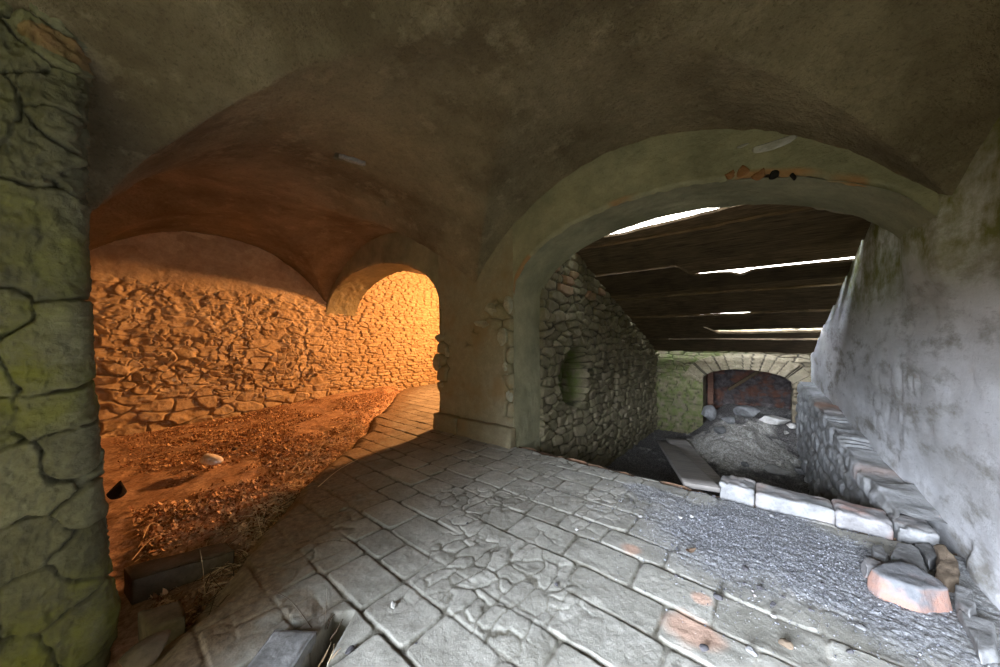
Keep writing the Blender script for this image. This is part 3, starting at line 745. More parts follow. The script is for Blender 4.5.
def make_plank(i, a, b):
    bm = bmesh.new()
    ny, nx = 90, 12
    y = np.linspace(-1.18, 2.88, ny)
    wob = lambda e, s: .018 * fbm(y * 2.2, e, s, 1.5, 3, 400 + int(e * 10)) + .006 * fbm(y * 12, e, s, 1.5, 2, 430)
    ya = a + wob(a, 0); yb = b + wob(b, 1)
    if i == 1: ya = ya + .24 - .34 * ss(2.1, 2.5, y) - .34 * ss(.2, -.2, y) + .05 * (y - 1)
    if i == 4:                                    # the glaring gap: tight on the left, open in the middle
        ya = a - .015 - .02 * ss(.55, .7, y) - .35 * ss(1.0, 1.3, y) + .09 * np.exp(-((y - .36) / .10) ** 2)
    if i == 3: yb = b + 0 * y + .004 * fbm(y * 8, 0, 0, 2, 2, 441)
    if i == 5: ya = ya + .0 - .35 * ss(.8, 1.2, y) - .07 * ss(.4, .2, y)
    if i == 10: ya = ya + .03 - .45 * ss(.9, 1.3, y)
    if i == 11: ya = ya - .02 - .4 * ss(.9, 1.3, y)
    if i in (2, 6, 7, 9, 12, 13): ya = ya - .14
    if i == 8: ya = ya - .05 + .035 * np.exp(-((y - .5) / .3) ** 2)
    th = .04; off = (.0, .10)[i % 2]; sl = math.atan(.36)
    tilt = .10
    rows = []
    prof = [(0, 0), (.06, -.01), (.3, -.0), (.5, 0), (.7, 0), (.94, -.01), (1, 0), (1, 1), (.5, 1), (0, 1)]
    vs = []
    for j in range(ny):
        r = []
        for (f, t) in prof:
            x = ya[j] + (yb[j] - ya[j]) * f
            zz = roof_z(x) - .0 + off + t * th + (f - .5) * -tilt * (yb[j] - ya[j]) + (.01 if i not in (3, 4) else 0) * math.sin(y[j] * 2 + i)
            r.append(bm.verts.new((x, y[j], zz)))
        vs.append(r)
    k = len(prof)
    for j in range(ny - 1):
        for q in range(k):
            bm.faces.new((vs[j][q], vs[j][(q + 1) % k], vs[j + 1][(q + 1) % k], vs[j + 1][q]))
    bm.faces.new(vs[0]); bm.faces.new(vs[-1][::-1])
    bmesh.ops.recalc_face_normals(bm, faces=bm.faces[:])
    me = bpy.data.meshes.new('roof_plank'); bm.to_mesh(me); bm.free()
    o = link('roof_plank', me, M['plank'], smooth=False)
    return o
for i, (a, b, lab) in enumerate(EDG):
    tag(make_plank(i, a, b), 'smoke-darkened roof plank over the tunnel, ' + lab, 'plank', 'planks of the sloping tunnel roof')


# ---------------------------------------------------------------- loose stones
def stone(px, py, z, size, rz, mat, seed, label, name='stone', cat='stone', cuts=7, sink=.01, group=None, rx=0, ry=0, rgh=.05):
    o = rock(name, size, M[mat], seed, cuts, 4 if max(size) > .12 else 3, rgh)
    p = at(px, py, z); put(o, (p[0], p[1], p[2] - sink), rz, rx, ry)
    return tag(o, label, cat, group)

# big pinkish stone by the right wall and its neighbours
def slab_outline(name, pxs, z, mat, seed, label, cat='stone', base=-.04, smooth_=1, rgh=1.0, tilt=(0, 0), flare=.06):
    """a broken flat stone with the given outline of its top, standing on the paving"""
    pts = np.array([at(x, y, z)[:2] for x, y in pxs]); c = pts.mean(0); n = 72
    per = np.concatenate([[0], np.cumsum(np.linalg.norm(np.roll(pts, -1, 0) - pts, axis=1))])
    tt = np.linspace(0, per[-1], n, endpoint=False); pp = np.vstack([pts, pts[:1]])
    ring = np.stack([np.interp(tt, per, pp[:, 0]), np.interp(tt, per, pp[:, 1])], 1)
    for _ in range(smooth_): ring = (np.roll(ring, 1, 0) + ring * 2 + np.roll(ring, -1, 0)) / 4
    size = np.linalg.norm(ring - c, axis=1).mean()
    bm = bmesh.new(); rows = []
    h = z - base; e = min(.012 / size, .1)
    prof = [(.2, z), (.4, z), (.6, z), (.8, z), (1 - e * 1.2, z - .001), (1 - e * .3, z - .006), (1 + .0, z - .016), (1 + flare * .5, z - .4 * h), (1 + flare, z - .7 * h), (1 + flare * .8, base)]
    def pos(q, zz, k):
        n1 = float(fbm(q[0], q[1], zz, 7, 4, seed)); n2 = float(fbm(q[0], q[1], zz * 2, 24, 3, seed + 1))
        zo = zz + rgh * (.010 * n1 + .005 * n2) * (1 if k < 1.01 else .3) + tilt[0] * (q[0] - c[0]) + tilt[1] * (q[1] - c[1])
        m = .010 * rgh * k
        return (q[0] - c[0] + m * float(fbm(q[0], q[1], zz * 3, 13, 3, seed + 2)), q[1] - c[1] + m * float(fbm(q[1], q[0], zz * 3, 13, 3, seed + 3)), zo)
    for (k, zz) in prof: rows.append([bm.verts.new(pos(c + (p - c) * k, zz, k)) for p in ring])
    v0 = bm.verts.new(pos(c, z, 0))
    for j in range(n): bm.faces.new((v0, rows[0][j], rows[0][(j + 1) % n]))
    for a in range(len(rows) - 1):
        for j in range(n): bm.faces.new((rows[a][j], rows[a + 1][j], rows[a + 1][(j + 1) % n], rows[a][(j + 1) % n]))
    bm.faces.new(rows[-1])
    bmesh.ops.recalc_face_normals(bm, faces=bm.faces[:])
    me = bpy.data.meshes.new(name); bm.to_mesh(me); bm.free()
    o = link(name, me, M[mat]); o.location = (c[0], c[1], -.002)
    return tag(o, label, cat)
def slabby():
    k = N('flat_stone_pink_edge')
    g = k.n.new('ShaderNodeNewGeometry'); sp = k.n.new('ShaderNodeSeparateXYZ'); k.l.new(k.co, sp.inputs[0])
    side = k.math('MULTIPLY', k.rng(sp.outputs['Z'], .118, .10), k.rng(k.noise(4, 3), .38, .52))
    base = k.mix(k.rng(k.noise(6, 6, .65), .35, .68), srgb(92, 92, 92), srgb(124, 122, 120))
    col = k.mix(k.math('MULTIPLY', side, .9), base, srgb(140, 106, 90))
    col = k.mix(k.rng(k.noise(40, 5, .7), .55, .75, 0, .4), col, srgb(84, 80, 76))
    return k.out(col, k.bump(k.noise(40, 5, .7), .5, .008, k.bump(k.noise(9, 5, .6, stretch=(1, 3, 1)), .5, .02)))
M['rock_slabby'] = slabby()
slab_outline('fallen_stone', [(870, 567), (884, 562), (901, 560), (914, 563), (938, 577), (950, 588), (936, 588), (920, 589), (904, 584), (882, 576)], .12, 'rock_slabby', 511, 'large flat fallen stone with a pink broken edge, lying before the right wall', flare=.12)
slab_outline('stone_chip', [(862, 558), (869, 556), (881, 561), (874, 566), (866, 565)], .075, 'rock_pink', 521, 'small pink chip leaning on the left end of the large flat stone', flare=.1)
slab_outline('stone_chip', [(872, 544), (880, 543), (889, 554), (885, 558), (873, 551)], .06, 'rock_grey', 531, 'dark grey wedge of stone behind the pink chip', flare=.1)
slab_outline('slab_stone', [(890, 552), (897, 541), (911, 543), (919, 548), (926, 564), (904, 558)], .055, 'rock_grey', 541, 'flat grey slab stone between the kerb and the large flat stone', tilt=(.04, .0))
slab_outline('slab_stone', [(914, 541), (930, 541), (938, 554), (929, 563), (921, 548)], .05, 'rock_grey', 551, 'flat cracked grey slab behind the large flat stone, next to the brown-stained lump', tilt=(-.05, -.05))
slab_outline('masonry_lump', [(934, 545), (944, 546), (958, 561), (958, 573), (947, 574), (935, 566), (938, 554)], .10, 'rock_brown', 561, 'rough brown-stained lump of broken masonry at the foot of the right wall', rgh=1.7, tilt=(.1, -.1))
slab_outline('slab_stone', [(956, 582), (972, 588), (977, 604), (970, 611), (955, 595)], .085, 'rock_grey', 571, 'smooth grey stone against the right wall, right of the large flat stone', tilt=(0, -.1))
slab_outline('slab_stone', [(957, 606), (972, 613), (994, 621), (998, 650), (981, 652), (972, 633)], .05, 'rock_grey', 581, 'long grey slab along the right wall at the lower right corner', tilt=(0, -.08))

# pebbles on the paving
PG = 'pebbles scattered on the paving'
for i, (px, py, w, m, lab) in enumerate((
        (745, 570, .035, 'rock_dark', 'dark three-cornered pebble at the near edge of the gravel'),
        (744, 584, .016, 'rock_dark', 'tiny dark pebble just below the three-cornered one'),
        (760, 589, .030, 'rock_dark', 'round dark pebble right of two tiny ones, below the gravel'),
        (753, 591, .014, 'rock_pink', 'tiny red pebble left of the round dark pebble'),
        (755, 596, .016, 'rock_pink', 'tiny brownish pebble just below the red one'),
        (718, 599, .040, 'rock_dark', 'flat dark wedge-shaped pebble on the pale mortar patch'),
        (676, 576, .018, 'rock_dark', 'small dark pebble below the curled leaf'),
        (773, 606, .030, 'rock_dark', 'thin dark flake of stone below the round pebble'),
        (810, 610, .015, 'rock_dark', 'tiny dark pebble alone at the right, below the gravel'),
        (783, 597, .016, 'rock_dark', 'tiny pebble right of the round dark pebble'),
        (774, 617, .026, 'rock_mid', 'pale chip of mortar below the thin dark flake'),
        (704, 650, .042, 'rock_dark', 'dark pebble at the bottom edge by the pink patch'),
        (752, 653, .040, 'rock_grey', 'grey pebble with a dark hollow side near the bottom edge'),
        (786, 647, .048, 'rock_brown', 'brown broken pebble near the bottom edge, largest of those on the right'),
        (692, 517, .030, 'rock_mid', 'whitish pebble left of the kerb end'),
        (680, 518, .026, 'rock_mid', 'whitish pebble just left of another below the step edge'),
        (640, 517, .030, 'rock_mid', 'pale pebble far left on the gravelly strip by the step'),
        (714, 497, .030, 'rock_dark', 'dark pebble lying at the end of the kerb'),
        (771, 516, .030, 'rock_grey', 'grey flake on the gravel close below the kerb'),
        (590, 523, .018, 'rock_dark', 'small dark pebble in the middle of the paving'),
        (577, 530, .022, 'rock_mid', 'pale oblong chip in the middle of the paving'),
        (467, 524, .018, 'rock_dark', 'small dark pebble on the shaded side of the paving'),
        (394, 606, .036, 'rock_mid', 'pale pointed stone chip standing in a joint of the near slabs'),
        (556, 585, .020, 'rock_dark', 'small dark pebble in a joint among the near slabs'),
        (416, 644, .012, 'rock_dark', 'tiny black pebble on a near slab left of centre'),
        (822, 584, .020, 'rock_dark', 'small dark pebble at the right side of the gravel'),
        (861, 629, .03, 'rock_grey', 'grey flake of stone on the dusty floor below the large flat stone'),
        (850, 652, .025, 'rock_dark', 'dark flake at the bottom right on the dusty floor'))):
    stone(px, py, .0, (w * 1.25, w, w * .7), i * .9, m, 600 + i, lab, 'pebble', 'pebble', 6, .003, PG)

# curled dead leaf on the paving
def leaf_mesh(name, L, W, curl, seed, mat):
    """a bent, veined dead leaf, 9 x 5 points, a little thickness from a solid underside"""
    bm = bmesh.new(); g = []
    rg = random.Random(seed)
    for i in range(9):
        t = i / 8; w = W * (math.sin(PI * min(1, t * .94 + .03)) ** .8) * (1 + .18 * rg.uniform(-1, 1)); r = []
        for j in range(5):
            u = j / 2 - 1
            r.append((L * (t - .5), w * u * .5, curl * L * (abs(t - .45) ** 1.6) * 1.5 + .5 * curl * abs(u) ** 1.5 * W + rg.uniform(-1, 1) * .03 * L))
        g.append(r)
    top = [[bm.verts.new(c) for c in r] for r in g]; bot = [[bm.verts.new((c[0], c[1], c[2] - .0015)) for c in r] for r in g]
    for a, fl in ((top, 0), (bot, 1)):
        for i in range(8):
            for j in range(4):
                q = (a[i][j], a[i + 1][j], a[i + 1][j + 1], a[i][j + 1]); bm.faces.new(q[::-1] if fl else q)
    for i in range(8):
        bm.faces.new((top[i][0], bot[i][0], bot[i + 1][0], top[i + 1][0])); bm.faces.new((top[i][4], top[i + 1][4], bot[i + 1][4], bot[i][4]))
    me = bpy.data.meshes.new(name); bm.to_mesh(me); bm.free()
    a_ = me.attributes.new('tint', 'FLOAT', 'POINT'); a_.data.foreach_set('value', np.full(len(me.vertices), rg.uniform(0, 1), np.float32))
    return me
o = link('curled_leaf', leaf_mesh('curled_leaf', .075, .028, .55, 3, M['rock_dark']), M['twig']); put(o, (*at(690, 552)[:2], .004), -.8, .4)
tag(o, 'dark curled dead leaf lying alone on the paving, left of the gravel', 'leaf')

# loose block lying in the paving at the lower left
o = jitter_block('paving_block', (.40, .13, .15), M['rock_grey'], 650, .008, 18, .012)
_c = [at(275, 627, .055), at(317, 629, .055), at(292, 667, .055), at(245, 667, .055)]
def block_from(name, corners, top, bot, mat, seed, label, cat, extend=0.0, rough_=.008):
    """a worn slab whose top face has the four given ground corners"""
    p = [np.array(c[:2]) for c in corners]
    p[2] = p[2] + (p[2] - p[1]) * extend; p[3] = p[3] + (p[3] - p[0]) * extend
    n = 20; c = sum(p) / 4
    h = top - bot
    o = jitter_block(name, (1, 1, 1), mat, seed, 0, n, .0001)
    me = o.data; co = np.array([v.co for v in me.vertices])
    u, v, w = co[:, 0] + .5, co[:, 1] + .5, co[:, 2]
    q = (p[0][None] * ((1 - u) * (1 - v))[:, None] + p[1][None] * (u * (1 - v))[:, None] + p[2][None] * (u * v)[:, None] + p[3][None] * ((1 - u) * v)[:, None]) - c
    edge = np.minimum(np.minimum(u, 1 - u), np.minimum(v, 1 - v))
    z = bot + h * w - (w > .99) * .012 * ss(.07, 0, edge)
    X, Y = q[:, 0], q[:, 1]
    nx = rough_ * fbm(X + c[0], Y + c[1], z, 9, 3, seed); ny = rough_ * fbm(X + c[0], Y + c[1], z, 9, 3, seed + 3)
    z = z + rough_ * .8 * fbm(X + c[0], Y + c[1], 0, 7, 4, seed + 5)
    for vv, a, b_, zz in zip(me.vertices, X + nx, Y + ny, z): vv.co = (a, b_, zz)
    me.update()
    o.location = (c[0], c[1], 0)
    return tag(o, label, cat)
bpy.data.objects.remove(o)
block_from('paving_block', _c, .055, -.12, M['rock_grey'], 651, 'pale grey dressed block lying loose at the bottom edge beside a dark hole', 'stone block', .25)
block_from('stone_block', [at(138, 611, -.08), at(181, 598, -.08), at(186, 616, -.08), at(150, 629, -.08)], -.08, -.34, M['rock_brown'], 652, 'short earthy stone block in the shade at the foot of the left pier', 'stone block')
block_from('edging_stone', [at(124, 566, -.10), at(226, 541, -.10), at(234, 550, -.10), at(132, 578, -.10)], -.10, -.34, M['rock_brown'], 653, 'long earthy edging stone half buried across the dirt floor', 'stone block')
stone(210, 464, -.04, (.34, .17, .12), -1.1, 'rock_bright', 31, 'bright pale stone lying on the leaf litter of the orange-lit bay', 'stone', sink=.0)
stone(119, 496, -.12, (.15, .13, .17), .9, 'rock_black', 37, 'black stone on the dirt beside the left pier', 'stone', sink=.02)
stone(130, 520, -.2, (.14, .1, .09), .8, 'rock_brown', 33, 'small brown stone on the dirt below the black one', 'stone', sink=.02)
stone(150, 655, -.05, (.2, .14, .10), .4, 'rock_brown', 36, 'dark brown stone at the foot of the left pier near the bottom edge', 'stone', sink=.03)
stone(236, 450, -.05, (.10, .07, .05), .4, 'rock_brown', 34, 'small stone in the litter right of the bright pale stone', 'stone', sink=.0)

# ---------------------------------------------------------------- tunnel: boards, slabs, rubble
def board(name, a, b, w, th, mat, label, cat='board', roll=0.0):
    a, b = Vector(a), Vector(b); d = b - a
    o = jitter_block(name, (d.length, w, th), mat, 700 + len(name), .003, 14, .006)
    o.matrix_world = Matrix.Translation((a + b) / 2) @ d.to_track_quat('X', 'Z').to_matrix().to_4x4() @ Matrix.Rotation(roll, 4, 'X')
    return tag(o, label, cat)
board('plank_board', (3.96, .52, -.06), (9.2, 2.05, -1.17), .34, .05, M['board'], 'long dusty board leaning from the step down into the tunnel', roll=0)
board('short_board', (7.1, .80, -1.16), (9.0, 1.75, -1.0), .44, .06, M['board'], 'short grey board lying right of the long leaning board in the tunnel')
def tstone(px, py, Y, size, rz, mat, seed, lab, name='rubble_stone', cuts=7, dz=0):
    for Y in np.arange(12.5, 4.0, -.02):            # where the line of sight meets the tunnel floor
        p = RT * ((px - 500) / F * Y) + FW * Y; z = float(tfloor(p[0], p[1])) + .01
        if p[0] < 10.95 and HZ + (CAMH - z) * F / Y >= py + 3: break
    z = z - .03 + dz
    o = rock(name, size, M[mat], seed, cuts); put(o, (p[0], p[1], z), rz); return tag(o, lab, 'stone', 'stones on the tunnel floor')
tstone(775, 468, 6.3, (.55, .34, .12), .3, 'rock_mid', 41, 'flat grey slab lying on the tunnel floor in front of the rubble heap', cuts=9)
tstone(755, 490, 5.3, (.26, .2, .16), .9, 'rock_pink', 42, 'rounded reddish stone on the tunnel floor just behind the kerb')
tstone(800, 470, 6.2, (.22, .16, .12), .1, 'rock_grey', 43, 'small grey stone at the foot of the right footing in the tunnel')
tstone(709, 414, 9.2, (.36, .36, .46), .3, 'rock_grey', 44, 'pointed dark stone standing at the left jamb of the end arch', cuts=6)
tstone(746, 408, 9.3, (.62, .40, .34), 1.2, 'rock_grey', 45, 'big grey boulder in the middle of the end arch opening')
tstone(774, 405, 9.0, (.34, .66, .22), .15, 'rock_pale', 46, 'long pale block lying at the right in the end arch opening', cuts=9)
tstone(792, 411, 8.2, (.25, .2, .12), .5, 'rock_pale', 47, 'small pale stone beside the footing near the end arch')
tstone(728, 420, 9.2, (.4, .3, .22), .8, 'rock_grey', 48, 'grey stone in front of the pointed one at the end arch')
tstone(786, 430, 7.9, (.16, .12, .09), .5, 'rock_pale', 49, 'small pale stone on the dark earth above the rubble heap')
tstone(778, 420, 8.3, (.18, .14, .10), .5, 'rock_grey', 50, 'small grey stone below the long pale block')
tstone(720, 430, 8.6, (.36, .26, .18), .2, 'rock_grey', 51, 'broken grey slab at the left edge of the rubble heap')
tstone(745, 462, 6.5, (.2, .14, .1), .2, 'rock_grey', 52, 'small grey stone left of the flat slab on the tunnel floor')
board('timber_post', (11.95, 1.36, -1.0), (11.95, 1.36, 1.2), .15, .12, M['redpost'], 'reddish timber post standing at the left inside the end arch', 'post')
board('fallen_beam', (12.6, .95, -.15), (12.9, .0, .62), .09, .09, M['plank'], 'thin dark beam leaning slantwise behind the end arch', 'beam')

# ---------------------------------------------------------------- exposed bricks, painted-in holes and marks on the arch; peg in the vault
ARCH = bpy.data.objects['wall_arcade_right_arch']
def on_arch(px, py):
    a = (px - 500) / F; Y = X1 / (RT[0] * a + FW[0]); p = RT * a * Y + FW * Y
    return (p[0], p[1], CAMH + (HZ - py) / F * Y)
def flat_patch(name, px, py, w, h, mat, seed, th=.03, label=None):
    p = on_arch(px, py)
    o = rock(name, (th, w, h), mat, seed, 6, 3, .08, parent=ARCH)
    o.location = (p[0] - .004, p[1], p[2] - h / 2)
    if label: o['label'] = label
    return o
flat_patch('exposed_brick', 730, 175, .085, .085, M['brick_red'], 71, label='orange brick face showing through the plaster')
flat_patch('exposed_brick', 744, 171, .105, .11, M['brick_red'], 72, label='tall orange brick face showing through the plaster')
flat_patch('exposed_brick', 758, 175, .10, .10, M['brick_red'], 73, label='orange brick face showing through the plaster')
flat_patch('plaster_scar', 774, 145, .30, .085, M['rock_mid'], 74, .02, 'pale oblong scar in the plaster')
flat_patch('plaster_scar', 743, 146, .09, .03, M['rock_mid'], 75, .02, 'small pale scar in the plaster')
flat_patch('black_patch', 774, 175, .07, .08, M['rock_black'], 76, .025, 'black patch painting the shade of a hole in the plaster')  # black lump on the plaster paints the shade inside a hole
flat_patch('black_patch', 793, 177, .045, .07, M['rock_black'], 77, .025, 'small black patch painting the shade of a plaster hole')
flat_patch('black_patch', 830, 139, .06, .035, M['rock_black'], 78, .025, 'dark triangular scar in the plaster')
PIER = bpy.data.objects['wall_arcade_pier']
def on_pier(name, px, py, w, h, seed, th=.075):
    p = on_arch(px, py); o = rock(name, (th, w, h), M['bared'], seed, 8, 4, .05, parent=PIER); o.location = (p[0] + .0, p[1], p[2] - h / 2); return o
for i, (px, py, w, h) in enumerate(((491, 310, .25, .22), (483, 325, .34, .15), (503, 337, .2, .26), (508, 305, .16, .26), (506, 368, .13, .2), (510, 396, .11, .16), (440, 338, .26, .13), (437, 362, .2, .30), (442, 385, .16, .10), (447, 352, .14, .16))):
    on_pier('bared_stone', px, py, w, h, 900 + i)
a_, b_ = vault_hit(338, 157), vault_hit(366, 166)
o = jitter_block('wooden_peg', (math.dist(a_, b_) * .95, .05, .05), M['board'], 83, .004, 10, .008)
d = Vector(b_) - Vector(a_)
o.matrix_world = Matrix.Translation((Vector(a_) + Vector(b_)) / 2 + Vector((0, 0, -.005))) @ d.to_track_quat('X', 'Z').to_matrix().to_4x4()
tag(o, 'short grey piece of wood stuck in a dark slot of the vault', 'wood stub')

# ---------------------------------------------------------------- litter on the earth floor
rg = np.random.RandomState(7)
EARTH = bpy.data.objects['floor_earth']
_ex = np.linspace(-.8, 9.0, 470); _ey = np.linspace(1.2, 8.7, 380)
_eco = np.empty(len(EARTH.data.vertices) * 3, np.float32); EARTH.data.vertices.foreach_get('co', _eco)
_ez = _eco.reshape(470, 380, 3)[..., 2]
FLOOR = bpy.data.objects['floor']
def ground(x, y):
    i = np.clip(((x + .8) / 9.8 * 469).round().astype(int), 0, 469); j = np.clip(((y - 1.2) / 7.5 * 379).round().astype(int), 0, 379)
    return _ez[i, j]
def litter_pts(n, spread=1.0):
    out = []
    while len(out) < n:
        x = rg.uniform(.27, 7.5, 4000); y = rg.uniform(1.9, 8.35, 4000)
        b = bnd(x, y) + .25 * fbm(x, y, 11, 2.0, 3, 179)
        den = ss(-.1, .5, b) * ss(-.3, .25, fbm(x, y, 0, 1.6, 3, 801) + .22 * ss(2.2, .3, b)) * (.35 + .65 * ss(7, 2, y)) * (.25 + .75 * ss(.3, 1.2, x - .25 * (y - 3) + 1))
        ok = (rg.rand(4000) < den) & ~((x > 3.6) & (y < BC - BA + .05))
        out += list(zip(x[ok], y[ok]))
    return np.array(out[:n])
def leaf_stuff(n):
    p = litter_pts(n); z = ground(p[:, 0], p[:, 1])
    L = rg.uniform(.010, .036, n) * (1 + .5 * (rg.rand(n) < .15)); W = L * rg.uniform(.4, .8, n)
    a = rg.uniform(0, 2 * PI, n); tl = rg.normal(0, .5, n); rl = rg.normal(0, .5, n); cu = rg.uniform(.1, .6, n)
    base = np.array([(-.5, 0, 1.), (-.2, -.5, .3), (-.2, .5, .3), (.05, 0, 0), (.25, -.42, .4), (.25, .42, .4), (.5, 0, 1.1)])
    q = np.repeat(base[None], n, 0); q[:, :, 0] *= L[:, None]; q[:, :, 1] *= W[:, None]; q[:, :, 2] *= (cu * L)[:, None]
    ca, sa = np.cos(a)[:, None], np.sin(a)[:, None]
    x0 = q[:, :, 0]; y0_ = q[:, :, 1]; zz = q[:, :, 2] + x0 * np.sin(tl)[:, None] + y0_ * np.sin(rl)[:, None]
    zz = zz - zz.min(1, keepdims=True)
    co = np.stack([x0 * ca - y0_ * sa + p[:, :1], x0 * sa + y0_ * ca + p[:, 1:], zz + z[:, None] + rg.uniform(-.002, .012, n)[:, None]], -1).reshape(-1, 3)
    fb = np.array([(0, 1, 3, 2), (1, 4, 6, 3), (3, 6, 5, 2)])
    faces = (fb[None] + 7 * np.arange(n)[:, None, None]).reshape(-1, 4)
    o = link('leaf_litter', raw_mesh('leaf_litter', co, faces, {'tint': np.repeat(rg.rand(n) ** 1.3, 7)}), M['leaf'], smooth=False)
    tag(o, 'carpet of small brown dead leaves over the dirt floor of the orange-lit bay', 'leaves', kind='stuff')
leaf_stuff(26000)
def stem_pts(n0, x, y, z, L, a, bend, rise, k=6):
    t = np.linspace(0, 1, k)
    ang = a[:, None] + bend[:, None] * (t - .5)
    dx = np.cumsum(np.cos(ang), 1) / k * L[:, None]; dy = np.cumsum(np.sin(ang), 1) / k * L[:, None]
    zz = z[:, None] + rise[:, None] * L[:, None] * np.sin(PI * t)[None] * .8
    return np.stack([x[:, None] + dx - dx.mean(1, keepdims=True), y[:, None] + dy - dy.mean(1, keepdims=True), zz], -1)
def stems_mesh(name, P, R):
    """thin three-sided stems through P (n,k,3)"""
    n, k = P.shape[:2]
    d = np.gradient(P, axis=1); d /= np.linalg.norm(d, axis=2, keepdims=True) + 1e-9
    up = np.array([0, 0, 1.0]); s1 = np.cross(d, up); s1 /= np.linalg.norm(s1, axis=2, keepdims=True) + 1e-9; s2 = np.cross(d, s1)
    taper = np.linspace(1, .4, k)[None, :, None]
    ring = [P + (s1 * math.cos(t) + s2 * math.sin(t)) * R[:, None, None] * taper for t in (0, 2.1, 4.2)]
    co = np.stack(ring, 2).reshape(-1, 3)
    fb = [((i * 3 + j), (i * 3 + (j + 1) % 3), ((i + 1) * 3 + (j + 1) % 3), ((i + 1) * 3 + j)) for i in range(k - 1) for j in range(3)]
    faces = (np.array(fb)[None] + 3 * k * np.arange(n)[:, None, None]).reshape(-1, 4)
    return raw_mesh(name, co, faces, {'tint': np.repeat(rg.rand(n), 3 * k)})
n = 2600
p = litter_pts(n); m_ = n // 2; ex = .5 + 2.6 * rg.rand(m_); p[:m_, 0] = ex; p[:m_, 1] = 2.05 + 1.09 * ex + np.abs(rg.normal(0, .45, m_)); z = ground(p[:, 0], p[:, 1])
o = link('dry_straw', stems_mesh('dry_straw', stem_pts(n, p[:, 0], p[:, 1], z + .008, rg.uniform(.06, .28, n), rg.uniform(0, 2 * PI, n), rg.normal(0, .7, n), rg.uniform(0, .16, n)), np.where(np.arange(n) < m_, rg.uniform(.0022, .0052, n), rg.uniform(.0012, .0028, n))), M['straw'])
tag(o, 'loose straw and thin dry stems strewn through the dead leaves', 'straw', kind='stuff')
# tangle of stems along the edge of the paving
n = 520
t = rg.rand(n); ex = .45 + 1.55 * t; ey = 1.85 + 1.09 * ex + rg.normal(0, .20, n)
z = np.maximum(ground(ex, ey), -.12) + .01
o = link('stem_tangle', stems_mesh('stem_tangle', stem_pts(n, ex, ey, z, rg.uniform(.12, .55, n), math.atan(1.09) + rg.normal(0, .7, n), rg.normal(0, .9, n), rg.uniform(0, .22, n)), rg.uniform(.0014, .0032, n)), M['twig'])
tag(o, 'dark tangle of dead stems along the broken edge of the paving', 'dead stems', kind='stuff')
# larger leaves, one by one
protos = [leaf_mesh('dead_leaf', .06 + .02 * i % .05, .035 + .004 * i, .12 + .05 * (i % 5), 40 + i, None) for i in range(8)]
for m_ in protos: m_.materials.append(M['leaf'])
p = litter_pts(2600); p = p[np.hypot(p[:, 0], p[:, 1]) < 5.6][:150]; z = ground(p[:, 0], p[:, 1])
for i in range(len(p)):
    o = bpy.data.objects.new('dead_leaf', protos[i % 8]); C.objects.link(o)
    o.location = (p[i, 0], p[i, 1], z[i] + .012); o.rotation_euler = (rg.normal(0, .3), rg.normal(0, .3), rg.uniform(0, 2 * PI))
    tag(o, 'curled brown dead leaf among the litter on the dirt floor', 'leaf', 'larger dead leaves on the dirt floor')
# single stems that stand out
def tube(name, pts, r, mat, label, cat='twig', group=None):
    """a smooth tapering stem through the points"""
    P = np.array(pts, float); k = 18
    t = np.linspace(0, len(P) - 1, k); i = np.minimum(t.astype(int), len(P) - 2); f = t - i
    A = lambda j: P[np.clip(j, 0, len(P) - 1)]
    f = f[:, None]
    Q = .5 * (2 * A(i) + (A(i + 1) - A(i - 1)) * f + (2 * A(i - 1) - 5 * A(i) + 4 * A(i + 1) - A(i + 2)) * f ** 2 + (3 * A(i) - A(i - 1) - 3 * A(i + 1) + A(i + 2)) * f ** 3)
    c = Q[0].copy()
    o = link(name, stems_mesh(name, (Q - c)[None], np.array([r])), mat); o.location = c
    return tag(o, label, cat, group)
def g(px, py, z=0.0): return at(px, py, z)
SG = 'single dry stems'
def lift(p, dz): return (p[0], p[1], p[2] + dz)
tube('twig', [g(312, 628, .0), lift(g(290, 607, .0), .04), g(267, 589, .01)], .0028, M['twig'], 'long thin dark twig slanting left out of the hole beside the grey block', group=SG)
tube('twig', [g(325, 630, -.02), lift(g(326, 630, 0), .10), lift(g(327, 629, 0), .21)], .0022, M['twig'], 'thin twig standing upright out of the hole beside the grey block', group=SG)
tube('twig', [g(327, 629, -.02), lift(g(331, 624, 0), .03), g(335, 614, .02)], .0032, M['twig'], 'short twig leaning right out of the hole beside the grey block', group=SG)
tube('twig', [g(330, 640, -.01), g(337, 630, .02), g(343, 619, .03)], .005, M['twig'], 'thick curved dark twig at the right rim of the hole', group=SG)
for i, (a1, b1, lab) in enumerate(((((322, 662), (331, 642), ), 0, 'pale dry stalk lying along the right rim of the hole, leftmost of four'), (((328, 664), (334, 644)), 0, 'pale dry stalk along the right rim of the hole, second from the left'), (((318, 668), (327, 650)), 0, 'pale dry stalk inside the hole, nearest to the bottom edge'), (((331, 660), (341, 648)), 0, 'pale dry stalk bent away from the hole, rightmost of four'))):
    tube('dry_stalk', [g(*a1[0], .0), lift(g((a1[0][0] + a1[1][0]) / 2 + 2, (a1[0][1] + a1[1][1]) / 2, 0), .015), g(*a1[1], .005)], .003, M['straw'], lab, group=SG)
tube('straw_stalk', [g(313, 457, .02), lift(g(327, 444, .02), .05), g(345, 433, .02)], .004, M['straw'], 'pale stem rising slantwise from the litter before the left arch', group=SG)
tube('straw_stalk', [g(318, 487, .0), lift(g(338, 474, .0), .04), g(358, 459, .02)], .004, M['straw'], 'long pale stem along the lit edge of the litter, near the shadow line', group=SG)
tube('straw_stalk', [g(262, 536, -.05), lift(g(256, 520, -.05), .06), lift(g(250, 504, -.05), .10)], .0032, M['straw'], 'reddish stem standing up from the tangle at the shadow line', group=SG)
